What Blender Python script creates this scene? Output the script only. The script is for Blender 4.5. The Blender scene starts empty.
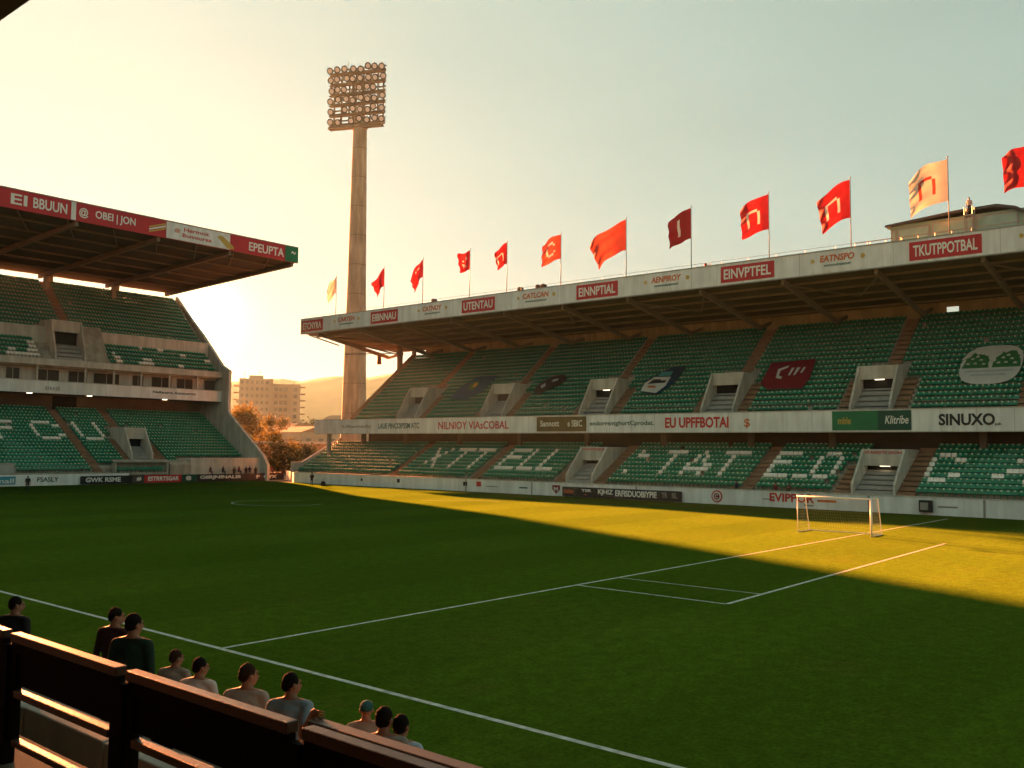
import bpy, bmesh, math, random
import numpy as np
from mathutils import Vector, Matrix, noise
R = math.radians
rng = random.Random(7)
S = bpy.context.scene
C = S.collection

# ------------------------------------------------------------------ camera
CAM_H = 5.5
FOC = 931.0875
ex = Vector((788, -72, -FOC)).normalized()
ey = Vector((-1105, -53, -FOC)).normalized()
ez = ex.cross(ey)
cam_data = bpy.data.cameras.new('camera')
cam = bpy.data.objects.new('camera', cam_data)
C.objects.link(cam)
M3 = Matrix((ex, ey, ez))
m4 = M3.to_4x4()
m4.translation = (0, 0, CAM_H)
cam.matrix_world = m4
cam_data.sensor_width = 36
cam_data.lens = FOC * 36 / 1024
cam_data.clip_end = 9000
cam_data.clip_start = .1
cam_data.dof.use_dof = True
cam_data.dof.focus_distance = 70
cam_data.dof.aperture_fstop = 5.0
S.camera = cam

# ------------------------------------------------------------------ sky, sun, exposure
SUN_AZ, SUN_EL = 19.3, 10.6          # azimuth from +Y towards +X
SKY_STRENGTH = .05
SKY_TINT = .84          # the low sun outshines the sky this much more than the model has it
SQ = 14.0 / SKY_TINT
SUN_STRENGTH = 4.7
S.view_settings.view_transform = 'Standard'
S.view_settings.look = 'None'
S.view_settings.exposure = 3.68
S.view_settings.gamma = 1
S.view_settings.use_curve_mapping = False
S.cycles.use_denoising = True
S.cycles.max_bounces = 6
S.cycles.diffuse_bounces = 3
S.cycles.volume_bounces = 0
S.cycles.transparent_max_bounces = 12
S.cycles.sample_clamp_indirect = 8
S.cycles.use_adaptive_sampling = True
S.cycles.adaptive_threshold = .02

W = bpy.data.worlds.new('World')
S.world = W
W.use_nodes = True
wt = W.node_tree
wt.nodes.clear()
wn = wt.nodes.new
def lk(a, b): wt.links.new(a, b)
sky = wn('ShaderNodeTexSky')
sky.sky_type = 'NISHITA'
sky.sun_disc = False
sky.sun_elevation = R(SUN_EL)
sky.sun_rotation = R(SUN_AZ)
sky.air_density = 1.0
sky.dust_density = 2.0
sky.ozone_density = .6
geo = wn('ShaderNodeTexCoord')
sd = Vector((math.sin(R(31.4)) * math.cos(R(7.7)), math.cos(R(31.4)) * math.cos(R(7.7)), math.sin(R(7.7))))
nrm = wn('ShaderNodeVectorMath'); nrm.operation = 'NORMALIZE'
lk(geo.outputs['Generated'], nrm.inputs[0])
dot = wn('ShaderNodeVectorMath'); dot.operation = 'DOT_PRODUCT'
lk(nrm.outputs[0], dot.inputs[0]); dot.inputs[1].default_value = sd
def math_node(op, a, b=None, c=None):
    n = wn('ShaderNodeMath'); n.operation = op
    for i, v in enumerate((a, b, c)):
        if v is None: continue
        if isinstance(v, (int, float)): n.inputs[i].default_value = v
        else: lk(v, n.inputs[i])
    return n.outputs[0]
cl = math_node('MINIMUM', dot.outputs['Value'], .9999999)
ang = math_node('ARCCOSINE', cl)
def expo(scale, amp):
    return math_node('MULTIPLY', math_node('EXPONENT', math_node('MULTIPLY', ang, -1 / R(scale))), amp)
core = math_node('MULTIPLY', math_node('EXPONENT', math_node('MULTIPLY', math_node('POWER', math_node('DIVIDE', ang, R(.52)), 2.0), -1.0)), 8.0)
GLOW = [(core, (1, .93, .75)), (expo(.8, .5), (1, .80, .42)), (expo(2.4, .08), (1, .75, .35))]
tint = wn('ShaderNodeMix'); tint.data_type = 'RGBA'; tint.blend_type = 'MULTIPLY'
tint.inputs['Factor'].default_value = 1
bw = wn('ShaderNodeRGBToBW'); lk(sky.outputs[0], bw.inputs[0])
cream = wn('ShaderNodeVectorMath'); cream.operation = 'SCALE'; cream.inputs[0].default_value = (1.0, 1.0, .80); lk(bw.outputs[0], cream.inputs['Scale'])
veil = wn('ShaderNodeMix'); veil.data_type = 'RGBA'; veil.inputs['Factor'].default_value = .68
lk(sky.outputs[0], veil.inputs['A']); lk(cream.outputs[0], veil.inputs['B'])
lk(veil.outputs['Result'], tint.inputs['A'])
tint.inputs['B'].default_value = (SKY_TINT * SKY_STRENGTH * .90, SKY_TINT * SKY_STRENGTH * 1.34, SKY_TINT * SKY_STRENGTH * 1.18, 1)
# the hazy evening sky flattens towards the sun: c / (1 + q c)
sq_a = wn('ShaderNodeVectorMath'); sq_a.operation = 'MULTIPLY_ADD'
lk(tint.outputs['Result'], sq_a.inputs[0]); sq_a.inputs[1].default_value = (SQ * 1.2, SQ, SQ * 1.12); sq_a.inputs[2].default_value = (1, 1, 1)
sq_b = wn('ShaderNodeVectorMath'); sq_b.operation = 'DIVIDE'
lk(tint.outputs['Result'], sq_b.inputs[0]); lk(sq_a.outputs[0], sq_b.inputs[1])
acc = sq_b.outputs[0]
# close round the disc the air takes the blue out of the light
au = expo(2.6, 1.0)
av = wn('ShaderNodeVectorMath'); av.operation = 'SCALE'; av.inputs[0].default_value = (-.0, -.09, -.55); lk(au, av.inputs['Scale'])
a1 = wn('ShaderNodeVectorMath'); a1.operation = 'ADD'; lk(av.outputs[0], a1.inputs[0]); a1.inputs[1].default_value = (1, 1, 1)
a2 = wn('ShaderNodeVectorMath'); a2.operation = 'MULTIPLY'; lk(acc, a2.inputs[0]); lk(a1.outputs[0], a2.inputs[1])
acc = a2.outputs[0]
for v, col in GLOW:
    cn = wn('ShaderNodeVectorMath'); cn.operation = 'SCALE'
    cn.inputs[0].default_value = col
    lk(v, cn.inputs['Scale'])
    ad = wn('ShaderNodeVectorMath'); ad.operation = 'ADD'
    lk(acc, ad.inputs[0]); lk(cn.outputs[0], ad.inputs[1])
    acc = ad.outputs[0]
# faint streaks of high haze
hmap = wn('ShaderNodeMapping'); hmap.inputs['Scale'].default_value = (2.0, 2.0, 9.0); lk(nrm.outputs[0], hmap.inputs['Vector'])
hnz = wn('ShaderNodeTexNoise'); hnz.inputs['Scale'].default_value = 1.6; hnz.inputs['Detail'].default_value = 6; lk(hmap.outputs[0], hnz.inputs['Vector'])
hsc = wn('ShaderNodeVectorMath'); hsc.operation = 'SCALE'; lk(acc, hsc.inputs[0])
lk(math_node('MULTIPLY_ADD', hnz.outputs['Fac'], .16, .92), hsc.inputs['Scale'])
acc = hsc.outputs[0]
bg = wn('ShaderNodeBackground')
lk(acc, bg.inputs['Color'])
bg.inputs['Strength'].default_value = 1
wo = wn('ShaderNodeOutputWorld')
lk(bg.outputs[0], wo.inputs['Surface'])

sun_data = bpy.data.lights.new('sun', 'SUN')
sun_data.energy = SUN_STRENGTH
sun_data.angle = R(1.1)
sun_data.color = (1, .285, .085)
sun = bpy.data.objects.new('sun', sun_data)
C.objects.link(sun)
d = Vector((math.sin(R(SUN_AZ)) * math.cos(R(SUN_EL)), math.cos(R(SUN_AZ)) * math.cos(R(SUN_EL)), math.sin(R(SUN_EL))))
sun.rotation_euler = d.to_track_quat('Z', 'Y').to_euler()
sun.location = (60, 300, 200)

# ------------------------------------------------------------------ materials
def mat(name, col, rough=.7, var=.12, scale=2.0, bump=0.0, bscale=30.0, metal=0.0, spec=.4, col2=None, transl=0.0, stain=0.0):
    m = bpy.data.materials.new(name); m.use_nodes = True
    nt = m.node_tree; b = nt.nodes['Principled BSDF']
    L = nt.links.new
    tc = nt.nodes.new('ShaderNodeTexCoord')
    src = nt.nodes.new('ShaderNodeNewGeometry').outputs['Position'] if not name.startswith('obj_') else tc.outputs['Object']
    no = nt.nodes.new('ShaderNodeTexNoise'); no.inputs['Scale'].default_value = scale; no.inputs['Detail'].default_value = 5
    L(src, no.inputs['Vector'])
    rp = nt.nodes.new('ShaderNodeValToRGB')
    c2 = col2 or tuple(min(1, c * (1 + var)) for c in col)
    c1 = tuple(c * (1 - var) for c in col)
    rp.color_ramp.elements[0].color = (*c1, 1); rp.color_ramp.elements[0].position = .3
    rp.color_ramp.elements[1].color = (*c2, 1); rp.color_ramp.elements[1].position = .7
    L(no.outputs['Fac'], rp.inputs['Fac'])
    out = rp.outputs['Color']
    if stain:
        mp = nt.nodes.new('ShaderNodeMapping'); mp.inputs['Scale'].default_value = (1.3, 1.3, .18)
        L(src, mp.inputs['Vector'])
        n2 = nt.nodes.new('ShaderNodeTexNoise'); n2.inputs['Scale'].default_value = 1.0; n2.inputs['Detail'].default_value = 6
        L(mp.outputs[0], n2.inputs['Vector'])
        r2 = nt.nodes.new('ShaderNodeValToRGB')
        r2.color_ramp.elements[0].position = .42; r2.color_ramp.elements[0].color = (1 - stain, 1 - stain * 1.05, 1 - stain * 1.15, 1)
        r2.color_ramp.elements[1].position = .62; r2.color_ramp.elements[1].color = (1, 1, 1, 1)
        L(n2.outputs['Fac'], r2.inputs['Fac'])
        mx = nt.nodes.new('ShaderNodeMix'); mx.data_type = 'RGBA'; mx.blend_type = 'MULTIPLY'; mx.inputs['Factor'].default_value = 1
        L(out, mx.inputs['A']); L(r2.outputs['Color'], mx.inputs['B'])
        out = mx.outputs['Result']
    L(out, b.inputs['Base Color'])
    b.inputs['Roughness'].default_value = rough
    b.inputs['Metallic'].default_value = metal
    b.inputs['Specular IOR Level'].default_value = spec
    if bump:
        nb = nt.nodes.new('ShaderNodeTexNoise'); nb.inputs['Scale'].default_value = bscale; nb.inputs['Detail'].default_value = 4
        L(src, nb.inputs['Vector'])
        bm = nt.nodes.new('ShaderNodeBump'); bm.inputs['Strength'].default_value = bump; bm.inputs['Distance'].default_value = .02
        L(nb.outputs['Fac'], bm.inputs['Height']); L(bm.outputs[0], b.inputs['Normal'])
    if transl:
        tr = nt.nodes.new('ShaderNodeBsdfTranslucent'); L(out, tr.inputs['Color'])
        ms = nt.nodes.new('ShaderNodeMixShader'); ms.inputs[0].default_value = transl
        L(b.outputs[0], ms.inputs[1]); L(tr.outputs[0], ms.inputs[2])
        L(ms.outputs[0], nt.nodes['Material Output'].inputs['Surface'])
    return m
def emis(name, col, s):
    m = bpy.data.materials.new(name); m.use_nodes = True
    b = m.node_tree.nodes['Principled BSDF']
    b.inputs['Base Color'].default_value = (*col, 1)
    b.inputs['Emission Color'].default_value = (*col, 1); b.inputs['Emission Strength'].default_value = s
    return m
def glassy(name, col, rough=.1):
    return mat(name, col, rough, .1, .5, spec=.8)

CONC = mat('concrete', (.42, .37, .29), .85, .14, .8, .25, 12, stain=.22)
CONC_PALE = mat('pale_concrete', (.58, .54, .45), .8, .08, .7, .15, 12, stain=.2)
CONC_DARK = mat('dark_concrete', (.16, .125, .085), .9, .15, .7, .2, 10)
STEP = mat('stair_brown', (.30, .17, .095), .9, .18, 1.2, .2, 12)
STEP_GREY = mat('stair_grey', (.36, .34, .30), .9, .12, 1.2, .2, 12)
WHITE = mat('white_paint', (.80, .80, .75), .55, .06, .6, .05, 20, stain=.15)
RED = mat('red_panel', (.50, .022, .018), .45, .10, .8)
DKRED = mat('dark_red_cloth', (.22, .008, .014), .8, .14, 1.5)
WLET = mat('white_lettering', (.80, .78, .70), .5, .03, 2)
RLET = mat('red_lettering', (.55, .03, .02), .5, .06, 2)
KLET = mat('black_lettering', (.02, .022, .02), .5, .1, 2)
GLET = mat('dark_green_lettering', (.03, .12, .09), .5, .1, 2)
OLET = mat('orange_lettering', (.60, .14, .03), .5, .1, 2)
GOLD = mat('gold_paint', (.55, .36, .06), .45, .1, 2)
GREENP = mat('green_panel', (.02, .17, .06), .5, .12, 1)
DKGREEN = mat('dark_green_panel', (.012, .07, .04), .5, .12, 1)
OLIVE = mat('olive_panel', (.16, .105, .03), .6, .15, 1)
BLACKP = mat('black_panel', (.018, .016, .013), .45, .15, 1)
BLUEP = mat('blue_panel', (.05, .27, .36), .5, .1, 1)
STEEL = mat('grey_steel', (.30, .29, .25), .5, .12, 1.5, metal=.3)
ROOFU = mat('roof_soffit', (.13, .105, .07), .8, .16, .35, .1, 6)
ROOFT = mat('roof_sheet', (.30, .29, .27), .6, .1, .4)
BEAM = mat('beam_paint', (.24, .20, .13), .6, .12, .8)
SEATG = mat('green_seat_plastic', (.012, .21, .105), .42, .3, 2.2, spec=.5)
SEATW = mat('white_seat_plastic', (.90, .84, .73), .45, .05, 3.5, spec=.5)
GLINT = mat('seat_glint_paint', (.74, .66, .46), .5, .2, 6)
DARK = mat('interior_shade', (.022, .018, .013), .9, .2, 1)
POLE = mat('pole_metal', (.30, .27, .21), .45, .08, 1, metal=.1)
LAMP = emis('lit_lamp', (1, .82, .55), .3)
GLASS = glassy('window_glass', (.09, .07, .05))

# ------------------------------------------------------------------ helpers
def wloc(o):
    v = Vector((0, 0, 0))
    while o is not None:
        v += o.location; o = o.parent
    return v
class MB:
    def __init__(s, T=None): s.v = []; s.f = []; s.m = []; s.T = T
    def add(s, vs, fs, m=0):
        b = len(s.v)
        s.v += [tuple(s.T(*p)) if s.T else tuple(p) for p in vs]
        for i, f in enumerate(fs):
            s.f.append(tuple(b + k for k in f)); s.m.append(m if isinstance(m, int) else m[i])
        return s
    def box(s, x0, x1, y0, y1, z0, z1, m=0):
        vs = [(x, y, z) for z in (z0, z1) for y in (y0, y1) for x in (x0, x1)]
        return s.add(vs, [(0, 2, 3, 1), (4, 5, 7, 6), (0, 1, 5, 4), (2, 6, 7, 3), (0, 4, 6, 2), (1, 3, 7, 5)], m)
    def prism(s, poly, axis, a0, a1, m=0):
        """poly: 2-D points; axis: the coordinate it is extruded along ('x','y','z')."""
        n = len(poly)
        def p3(p, a): return {'x': (a, p[0], p[1]), 'y': (p[0], a, p[1]), 'z': (p[0], p[1], a)}[axis]
        vs = [p3(p, a0) for p in poly] + [p3(p, a1) for p in poly]
        fs = [tuple(range(n))[::-1], tuple(range(n, 2 * n))] + [(i, (i + 1) % n, n + (i + 1) % n, n + i) for i in range(n)]
        return s.add(vs, fs, m)
    def tube(s, p, q, r0, r1=None, n=10, m=0, caps=True):
        r1 = r0 if r1 is None else r1
        p, q = Vector(p), Vector(q); d = (q - p)
        if d.length < 1e-6: return s
        z = d.normalized(); x = z.orthogonal().normalized(); y = z.cross(x)
        vs = [tuple(c + (x * math.cos(2 * math.pi * k / n) + y * math.sin(2 * math.pi * k / n)) * r) for c, r in ((p, r0), (q, r1)) for k in range(n)]
        fs = [(k, (k + 1) % n, n + (k + 1) % n, n + k) for k in range(n)]
        if caps: fs += [tuple(range(n))[::-1], tuple(range(n, 2 * n))]
        return s.add(vs, fs, m)
    def bar(s, p, q, w, h, m=0, up=(0, 0, 1)):
        p, q = Vector(p), Vector(q); z = (q - p).normalized(); u = Vector(up)
        x = z.cross(u).normalized() * w / 2; y = x.normalized().cross(z).normalized() * h / 2
        vs = [tuple(c + a * x + b * y) for c in (p, q) for a, b in ((-1, -1), (1, -1), (1, 1), (-1, 1))]
        return s.add(vs, [(3, 2, 1, 0), (4, 5, 6, 7), (0, 1, 5, 4), (1, 2, 6, 5), (2, 3, 7, 6), (3, 0, 4, 7)], m)
    def ell(s, c, r, n=12, k=8, m=0, fn=None):
        c = Vector(c); vs = [(c.x, c.y, c.z - r[2])]
        for j in range(1, k):
            t = math.pi * j / k - math.pi / 2
            for i in range(n):
                a = 2 * math.pi * i / n
                vs.append((c.x + r[0] * math.cos(t) * math.cos(a), c.y + r[1] * math.cos(t) * math.sin(a), c.z + r[2] * math.sin(t)))
        vs.append((c.x, c.y, c.z + r[2]))
        if fn: vs = [fn(v) for v in vs]
        fs = [(0, 1 + (i + 1) % n, 1 + i) for i in range(n)]
        for j in range(k - 2):
            for i in range(n):
                a = 1 + j * n + i; b = 1 + j * n + (i + 1) % n
                fs.append((a, b, b + n, a + n))
        t = len(vs) - 1
        fs += [(t, t - n + i, t - n + (i + 1) % n) for i in range(n)]
        return s.add(vs, fs, m)
    def build(s, name, mats, parent=None, smooth=False, local=False, bevel=0):
        me = bpy.data.meshes.new(name)
        off = Vector((0, 0, 0)) if (local or parent is None) else wloc(parent)
        vs = [(v[0] - off.x, v[1] - off.y, v[2] - off.z) for v in s.v]
        me.from_pydata(vs, [], s.f)
        if not isinstance(mats, (list, tuple)): mats = [mats]
        for m in mats: me.materials.append(m)
        me.polygons.foreach_set('material_index', s.m)
        if smooth: me.polygons.foreach_set('use_smooth', [True] * len(s.f))
        bm = bmesh.new(); bm.from_mesh(me); bmesh.ops.recalc_face_normals(bm, faces=bm.faces); bm.to_mesh(me); bm.free()
        me.update()
        o = bpy.data.objects.new(name, me); C.objects.link(o)
        if parent is not None: o.parent = parent
        if bevel:
            b = o.modifiers.new('edge', 'BEVEL'); b.width = bevel; b.segments = 2; b.limit_method = 'ANGLE'
        return o
def tag(o, label, cat, group=None, kind=None):
    if label: o['label'] = label
    if cat: o['category'] = cat
    if group: o['group'] = group
    if kind: o['kind'] = kind
    return o
def thing(name, loc, label, cat, group=None, rz=0):
    o = bpy.data.objects.new(name, None); C.objects.link(o)
    o.empty_display_size = .3
    o.location = loc; o.rotation_euler = (0, 0, rz)
    return tag(o, label, cat, group)
def structure(o): o['kind'] = 'structure'; return o
def text(name, body, mat_, parent, origin, u, v, width, height, depth=.02, bold=.012, shear=0.0):
    """lettering fitted into width x height; origin is the lower left corner, u runs along the line, v up."""
    cu = bpy.data.curves.new('lettering', 'FONT'); cu.body = body; cu.size = 1; cu.offset = bold; cu.extrude = .5
    cu.shear = shear; cu.resolution_u = 3
    t = bpy.data.objects.new('lettering', cu); C.objects.link(t)
    dg = bpy.context.evaluated_depsgraph_get()
    me = bpy.data.meshes.new_from_object(t.evaluated_get(dg))
    bpy.data.objects.remove(t); bpy.data.curves.remove(cu)
    co = np.array([w.co[:] for w in me.vertices])
    if not len(co): return None
    lo = co.min(0); hi = co.max(0); co = (co - lo) / np.maximum(hi - lo, 1e-6)
    u = Vector(u).normalized(); v = Vector(v).normalized(); n = u.cross(v)
    o0 = Vector(origin) - (wloc(parent) if parent is not None else Vector())
    pts = [o0 + u * (a[0] * width) + v * (a[1] * height) + n * (a[2] * depth - depth * .3) for a in co]
    for w, p in zip(me.vertices, pts): w.co = p
    me.materials.clear(); me.materials.append(mat_); me.name = name
    o = bpy.data.objects.new(name, me); C.objects.link(o); o.parent = parent
    return o
FONT = {'C': '01110 10001 10000 10000 10001 01110', 'E': '11111 10000 11110 10000 10000 11111', 'F': '11111 10000 11110 10000 10000 10000',
        'L': '10000 10000 10000 10000 10000 11111', 'O': '01110 10001 10001 10001 10001 01110', 'T': '11111 00100 00100 00100 00100 00100',
        'U': '10001 10001 10001 10001 10001 01110', 'X': '10001 01010 00100 00100 01010 10001', 'A': '00100 01010 01010 10001 11111 10001',
        'n': '00000 11110 10001 10001 10001 10001', '*': '00010 00011 01000 00000 11000 01010', '/': '00001 00010 00000 00110 11000 00001',
        'I': '00100 00100 00100 00100 00100 00100', '.': '10110 00000 00000 00000 00000 00000'}
def glyph(ch, fx, fy):
    """is the letter inked at fx (0 left..1 right), fy (0 bottom..1 top)"""
    rows = FONT[ch].split()
    c = min(4, max(0, int(fx * 5))); r = min(5, max(0, int((1 - fy) * 6)))
    return rows[r][c] == '1'
def project(p):
    c = M3.transposed() @ (Vector(p) - Vector((0, 0, CAM_H)))
    if c.z >= 0: return None
    return 512 + FOC * c.x / -c.z, 384 - FOC * c.y / -c.z, -c.z

# ------------------------------------------------------------------ ground, pitch, hills
mb = MB(); mb.box(-2600, 2600, -2600, 2600, -.6, -.02)
structure(mb.build('ground', mat('ground_dry', (.13, .105, .06), .95, .25, .05, .2, 2)))

def grass_material():
    m = bpy.data.materials.new('pitch_grass'); m.use_nodes = True
    nt = m.node_tree; b = nt.nodes['Principled BSDF']; L = nt.links.new; N = nt.nodes.new
    pos = N('ShaderNodeNewGeometry').outputs['Position']
    big = N('ShaderNodeTexNoise'); big.inputs['Scale'].default_value = .09; big.inputs['Detail'].default_value = 5
    L(pos, big.inputs['Vector'])
    r1 = N('ShaderNodeValToRGB')
    r1.color_ramp.elements[0].position = .3; r1.color_ramp.elements[0].color = (.058, .112, .008, 1)
    r1.color_ramp.elements[1].position = .72; r1.color_ramp.elements[1].color = (.076, .134, .011, 1)
    L(big.outputs['Fac'], r1.inputs['Fac'])
    # mown bands
    sx = N('ShaderNodeSeparateXYZ'); L(pos, sx.inputs[0])
    w = N('ShaderNodeMath'); w.operation = 'SINE'
    k = N('ShaderNodeMath'); k.operation = 'MULTIPLY'; k.inputs[1].default_value = 2 * math.pi / 11.0
    L(sx.outputs['Y'], k.inputs[0]); L(k.outputs[0], w.inputs[0])
    st = N('ShaderNodeMapRange'); st.interpolation_type = 'SMOOTHSTEP'
    st.inputs['From Min'].default_value = -.25; st.inputs['From Max'].default_value = .25
    st.inputs['To Min'].default_value = .92; st.inputs['To Max'].default_value = 1.07
    L(w.outputs[0], st.inputs['Value'])
    fine = N('ShaderNodeTexNoise'); fine.inputs['Scale'].default_value = 9; fine.inputs['Detail'].default_value = 8; fine.inputs['Roughness'].default_value = .75
    L(pos, fine.inputs['Vector'])
    fr = N('ShaderNodeMapRange'); fr.inputs['From Min'].default_value = .3; fr.inputs['From Max'].default_value = .7
    fr.inputs['To Min'].default_value = .55; fr.inputs['To Max'].default_value = 1.45
    L(fine.outputs['Fac'], fr.inputs['Value'])
    tf = N('ShaderNodeTexNoise'); tf.inputs['Scale'].default_value = 2.2; tf.inputs['Detail'].default_value = 4
    L(pos, tf.inputs['Vector'])
    tr_ = N('ShaderNodeMapRange'); tr_.inputs['From Min'].default_value = .3; tr_.inputs['From Max'].default_value = .7
    tr_.inputs['To Min'].default_value = .84; tr_.inputs['To Max'].default_value = 1.16
    L(tf.outputs['Fac'], tr_.inputs['Value'])
    m0 = N('ShaderNodeMath'); m0.operation = 'MULTIPLY'; L(st.outputs[0], m0.inputs[0]); L(tr_.outputs[0], m0.inputs[1])
    mul = N('ShaderNodeMath'); mul.operation = 'MULTIPLY'; L(m0.outputs[0], mul.inputs[0]); L(fr.outputs[0], mul.inputs[1])
    # worn, drier patches
    wr = N('ShaderNodeTexNoise'); wr.inputs['Scale'].default_value = .35; wr.inputs['Detail'].default_value = 7; wr.inputs['Roughness'].default_value = .7
    L(pos, wr.inputs['Vector'])
    wm = N('ShaderNodeMapRange'); wm.inputs['From Min'].default_value = .56; wm.inputs['From Max'].default_value = .78; wm.inputs['To Max'].default_value = .55
    L(wr.outputs['Fac'], wm.inputs['Value'])
    wx = N('ShaderNodeMix'); wx.data_type = 'RGBA'; L(wm.outputs[0], wx.inputs['Factor']); L(r1.outputs['Color'], wx.inputs['A']); wx.inputs['B'].default_value = (.095, .105, .02, 1)
    sc = N('ShaderNodeVectorMath'); sc.operation = 'SCALE'; L(wx.outputs['Result'], sc.inputs[0]); L(mul.outputs[0], sc.inputs['Scale'])
    L(sc.outputs[0], b.inputs['Base Color'])
    b.inputs['Roughness'].default_value = .75; b.inputs['Specular IOR Level'].default_value = .0
    b.inputs['Sheen Weight'].default_value = 0; b.inputs['Sheen Roughness'].default_value = .5
    b.inputs['Sheen Tint'].default_value = (.55, .6, .12, 1)
    # upright blades: the shading normal is strewn about the vertical
    wnz = N('ShaderNodeTexNoise'); wnz.inputs['Scale'].default_value = 55; wnz.inputs['Detail'].default_value = 2
    L(pos, wnz.inputs['Vector'])
    su = N('ShaderNodeVectorMath'); su.operation = 'SUBTRACT'; L(wnz.outputs['Color'], su.inputs[0]); su.inputs[1].default_value = (.5, .5, .5)
    ss = N('ShaderNodeVectorMath'); ss.operation = 'MULTIPLY'; L(su.outputs[0], ss.inputs[0]); ss.inputs[1].default_value = (3, 3, 0)
    ng = N('ShaderNodeNewGeometry')
    # shading normals lean sunward to brighten the sunlit grass, more in every other band
    ln = N('ShaderNodeMapRange'); ln.interpolation_type = 'SMOOTHSTEP'
    ln.inputs['From Min'].default_value = -.25; ln.inputs['From Max'].default_value = .25
    ln.inputs['To Min'].default_value = 1.05; ln.inputs['To Max'].default_value = 1.25
    L(w.outputs[0], ln.inputs['Value'])
    lv = N('ShaderNodeVectorMath'); lv.operation = 'SCALE'; lv.inputs[0].default_value = (.45, .9, 0); L(ln.outputs[0], lv.inputs['Scale'])
    a0 = N('ShaderNodeVectorMath'); a0.operation = 'ADD'; L(ng.outputs['Normal'], a0.inputs[0]); L(lv.outputs[0], a0.inputs[1])
    an = N('ShaderNodeVectorMath'); an.operation = 'ADD'; L(a0.outputs[0], an.inputs[0]); L(ss.outputs[0], an.inputs[1])
    nn = N('ShaderNodeVectorMath'); nn.operation = 'NORMALIZE'; L(an.outputs[0], nn.inputs[0])
    df = N('ShaderNodeBsdfDiffuse'); L(sc.outputs[0], df.inputs['Color']); L(nn.outputs[0], df.inputs['Normal'])
    L(df.outputs[0], nt.nodes['Material Output'].inputs['Surface'])
    return m
GRASS = grass_material()
mb = MB(); mb.box(8.3, 86.5, -60, 125.4, -.015, 0)
structure(mb.build('pitch', GRASS))

LINE = mat('line_chalk', (.50, .53, .42), .8, .38, 4, col2=(.68, .70, .62))
def line(name, p, q, w=.12):
    mb = MB(); p, q = Vector((*p, 0)), Vector((*q, 0)); t = (q - p).normalized(); n = Vector((-t.y, t.x, 0)) * w / 2
    vs = [tuple(a + s * n + Vector((0, 0, .004))) for a, s in ((p, -1), (q, -1), (q, 1), (p, 1))]
    mb.add(vs, [(0, 1, 2, 3)]); return structure(mb.build(name, LINE))
def arc(name, c, r, a0, a1, w=.12, ry=None):
    mb = MB(); ry = ry or r; n = 48
    vs = []
    for i in range(n + 1):
        a = R(a0 + (a1 - a0) * i / n)
        for k in (-w / 2, w / 2): vs.append((c[0] + (r + k) * math.cos(a), c[1] + (ry + k) * math.sin(a), .004))
    mb.add(vs, [(2 * i, 2 * i + 1, 2 * i + 3, 2 * i + 2) for i in range(n)]); return structure(mb.build(name, LINE))
line('touchline_marking', (14.55, -50), (14.55, 100), .16)
line('goal_line_marking', (14.63, 22.55), (83, 22.55), .14)
line('box_marking', (30.85, 15.9), (30.85, 22.48))
line('box_marking', (30.92, 15.9), (60.4, 16.6), .16)
line('box_marking', (33.9, 16.0), (33.9, 22.48), .09)
arc('circle_marking', (54.6, 75.5), 4.2, 20, 300, .10, 4.6)
arc('penalty_arc_marking', (66, 62.5), 7, 5, 75, .10)

def hill(name, dist, az0, az1, base, peaks, seed, m):
    mb = MB(); n = 120; rows = 10; vs = []
    for j in range(rows + 1):
        for i in range(n + 1):
            a = R(az0 + (az1 - az0) * i / n)
            rr = dist + (rows - j) / rows * -260
            h = base * (j / rows) ** .8 * (1 + .16 * noise.noise((i * .09, seed, 0)) + .07 * noise.noise((i * .33, seed, 3)) + .025 * noise.noise((i * 1.1, j, 7)))
            h += 4 * noise.noise((i * .5, j * .9, seed))
            vs.append((rr * math.sin(a), rr * math.cos(a), max(-.5, h) if j else -.5))
    for i in range(n + 1):
        a = R(az0 + (az1 - az0) * i / n); vs.append(((dist + 300) * math.sin(a), (dist + 300) * math.cos(a), -.5))
    w = n + 1
    mb.add(vs, [(j * w + i, j * w + i + 1, (j + 1) * w + i + 1, (j + 1) * w + i) for j in range(rows + 1) for i in range(n)])
    return structure(mb.build(name, m, smooth=True))
HILLM = mat('hill_scrub', (.10, .085, .035), .95, .35, .02, .3, .3)
hill('hills', 1250, 0, 120, 97, None, 4.3, HILLM)

# ------------------------------------------------------------------ stands
TR = lambda s, d, z: (d, s, z)      # the long stand: s runs along Y, d is X
TL = lambda s, d, z: (s, d, z)      # the other stand: s runs along X, d is Y

def step_profile(d0, z0, run, rise, n, under):
    p = [(d0, z0 - .4)]
    for r in range(n): p += [(d0 + r * run, z0 + r * rise), (d0 + (r + 1) * run, z0 + r * rise)]
    return p + [(d0 + n * run, z0 + n * rise - under)]
def tier_z(t, d): return t['z0'] + (d - t['d0']) / t['run'] * t['rise']
def stairs(T, parent, s0, s1, t, da, db, m=STEP, name='aisle_stairs'):
    """shallow treads, four to every row, a few centimetres proud of the terrace"""
    run, rise = t['run'] / 4, t['rise'] / 4
    i0 = int(round((da - t['d0']) / run)); i1 = int(round((db - t['d0']) / run))
    p = [(t['d0'] + i0 * run, t['z0'] + i0 * rise - .35)]
    for i in range(i0, i1):
        z = t['z0'] + i * rise + .03
        p += [(t['d0'] + i * run, z), (t['d0'] + (i + 1) * run, z)]
    p += [(t['d0'] + i1 * run, t['z0'] + i1 * rise - .45)]
    mb = MB(T); mb.prism(p, 'x', s0, s1); return mb.build(name, m, parent)
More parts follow.
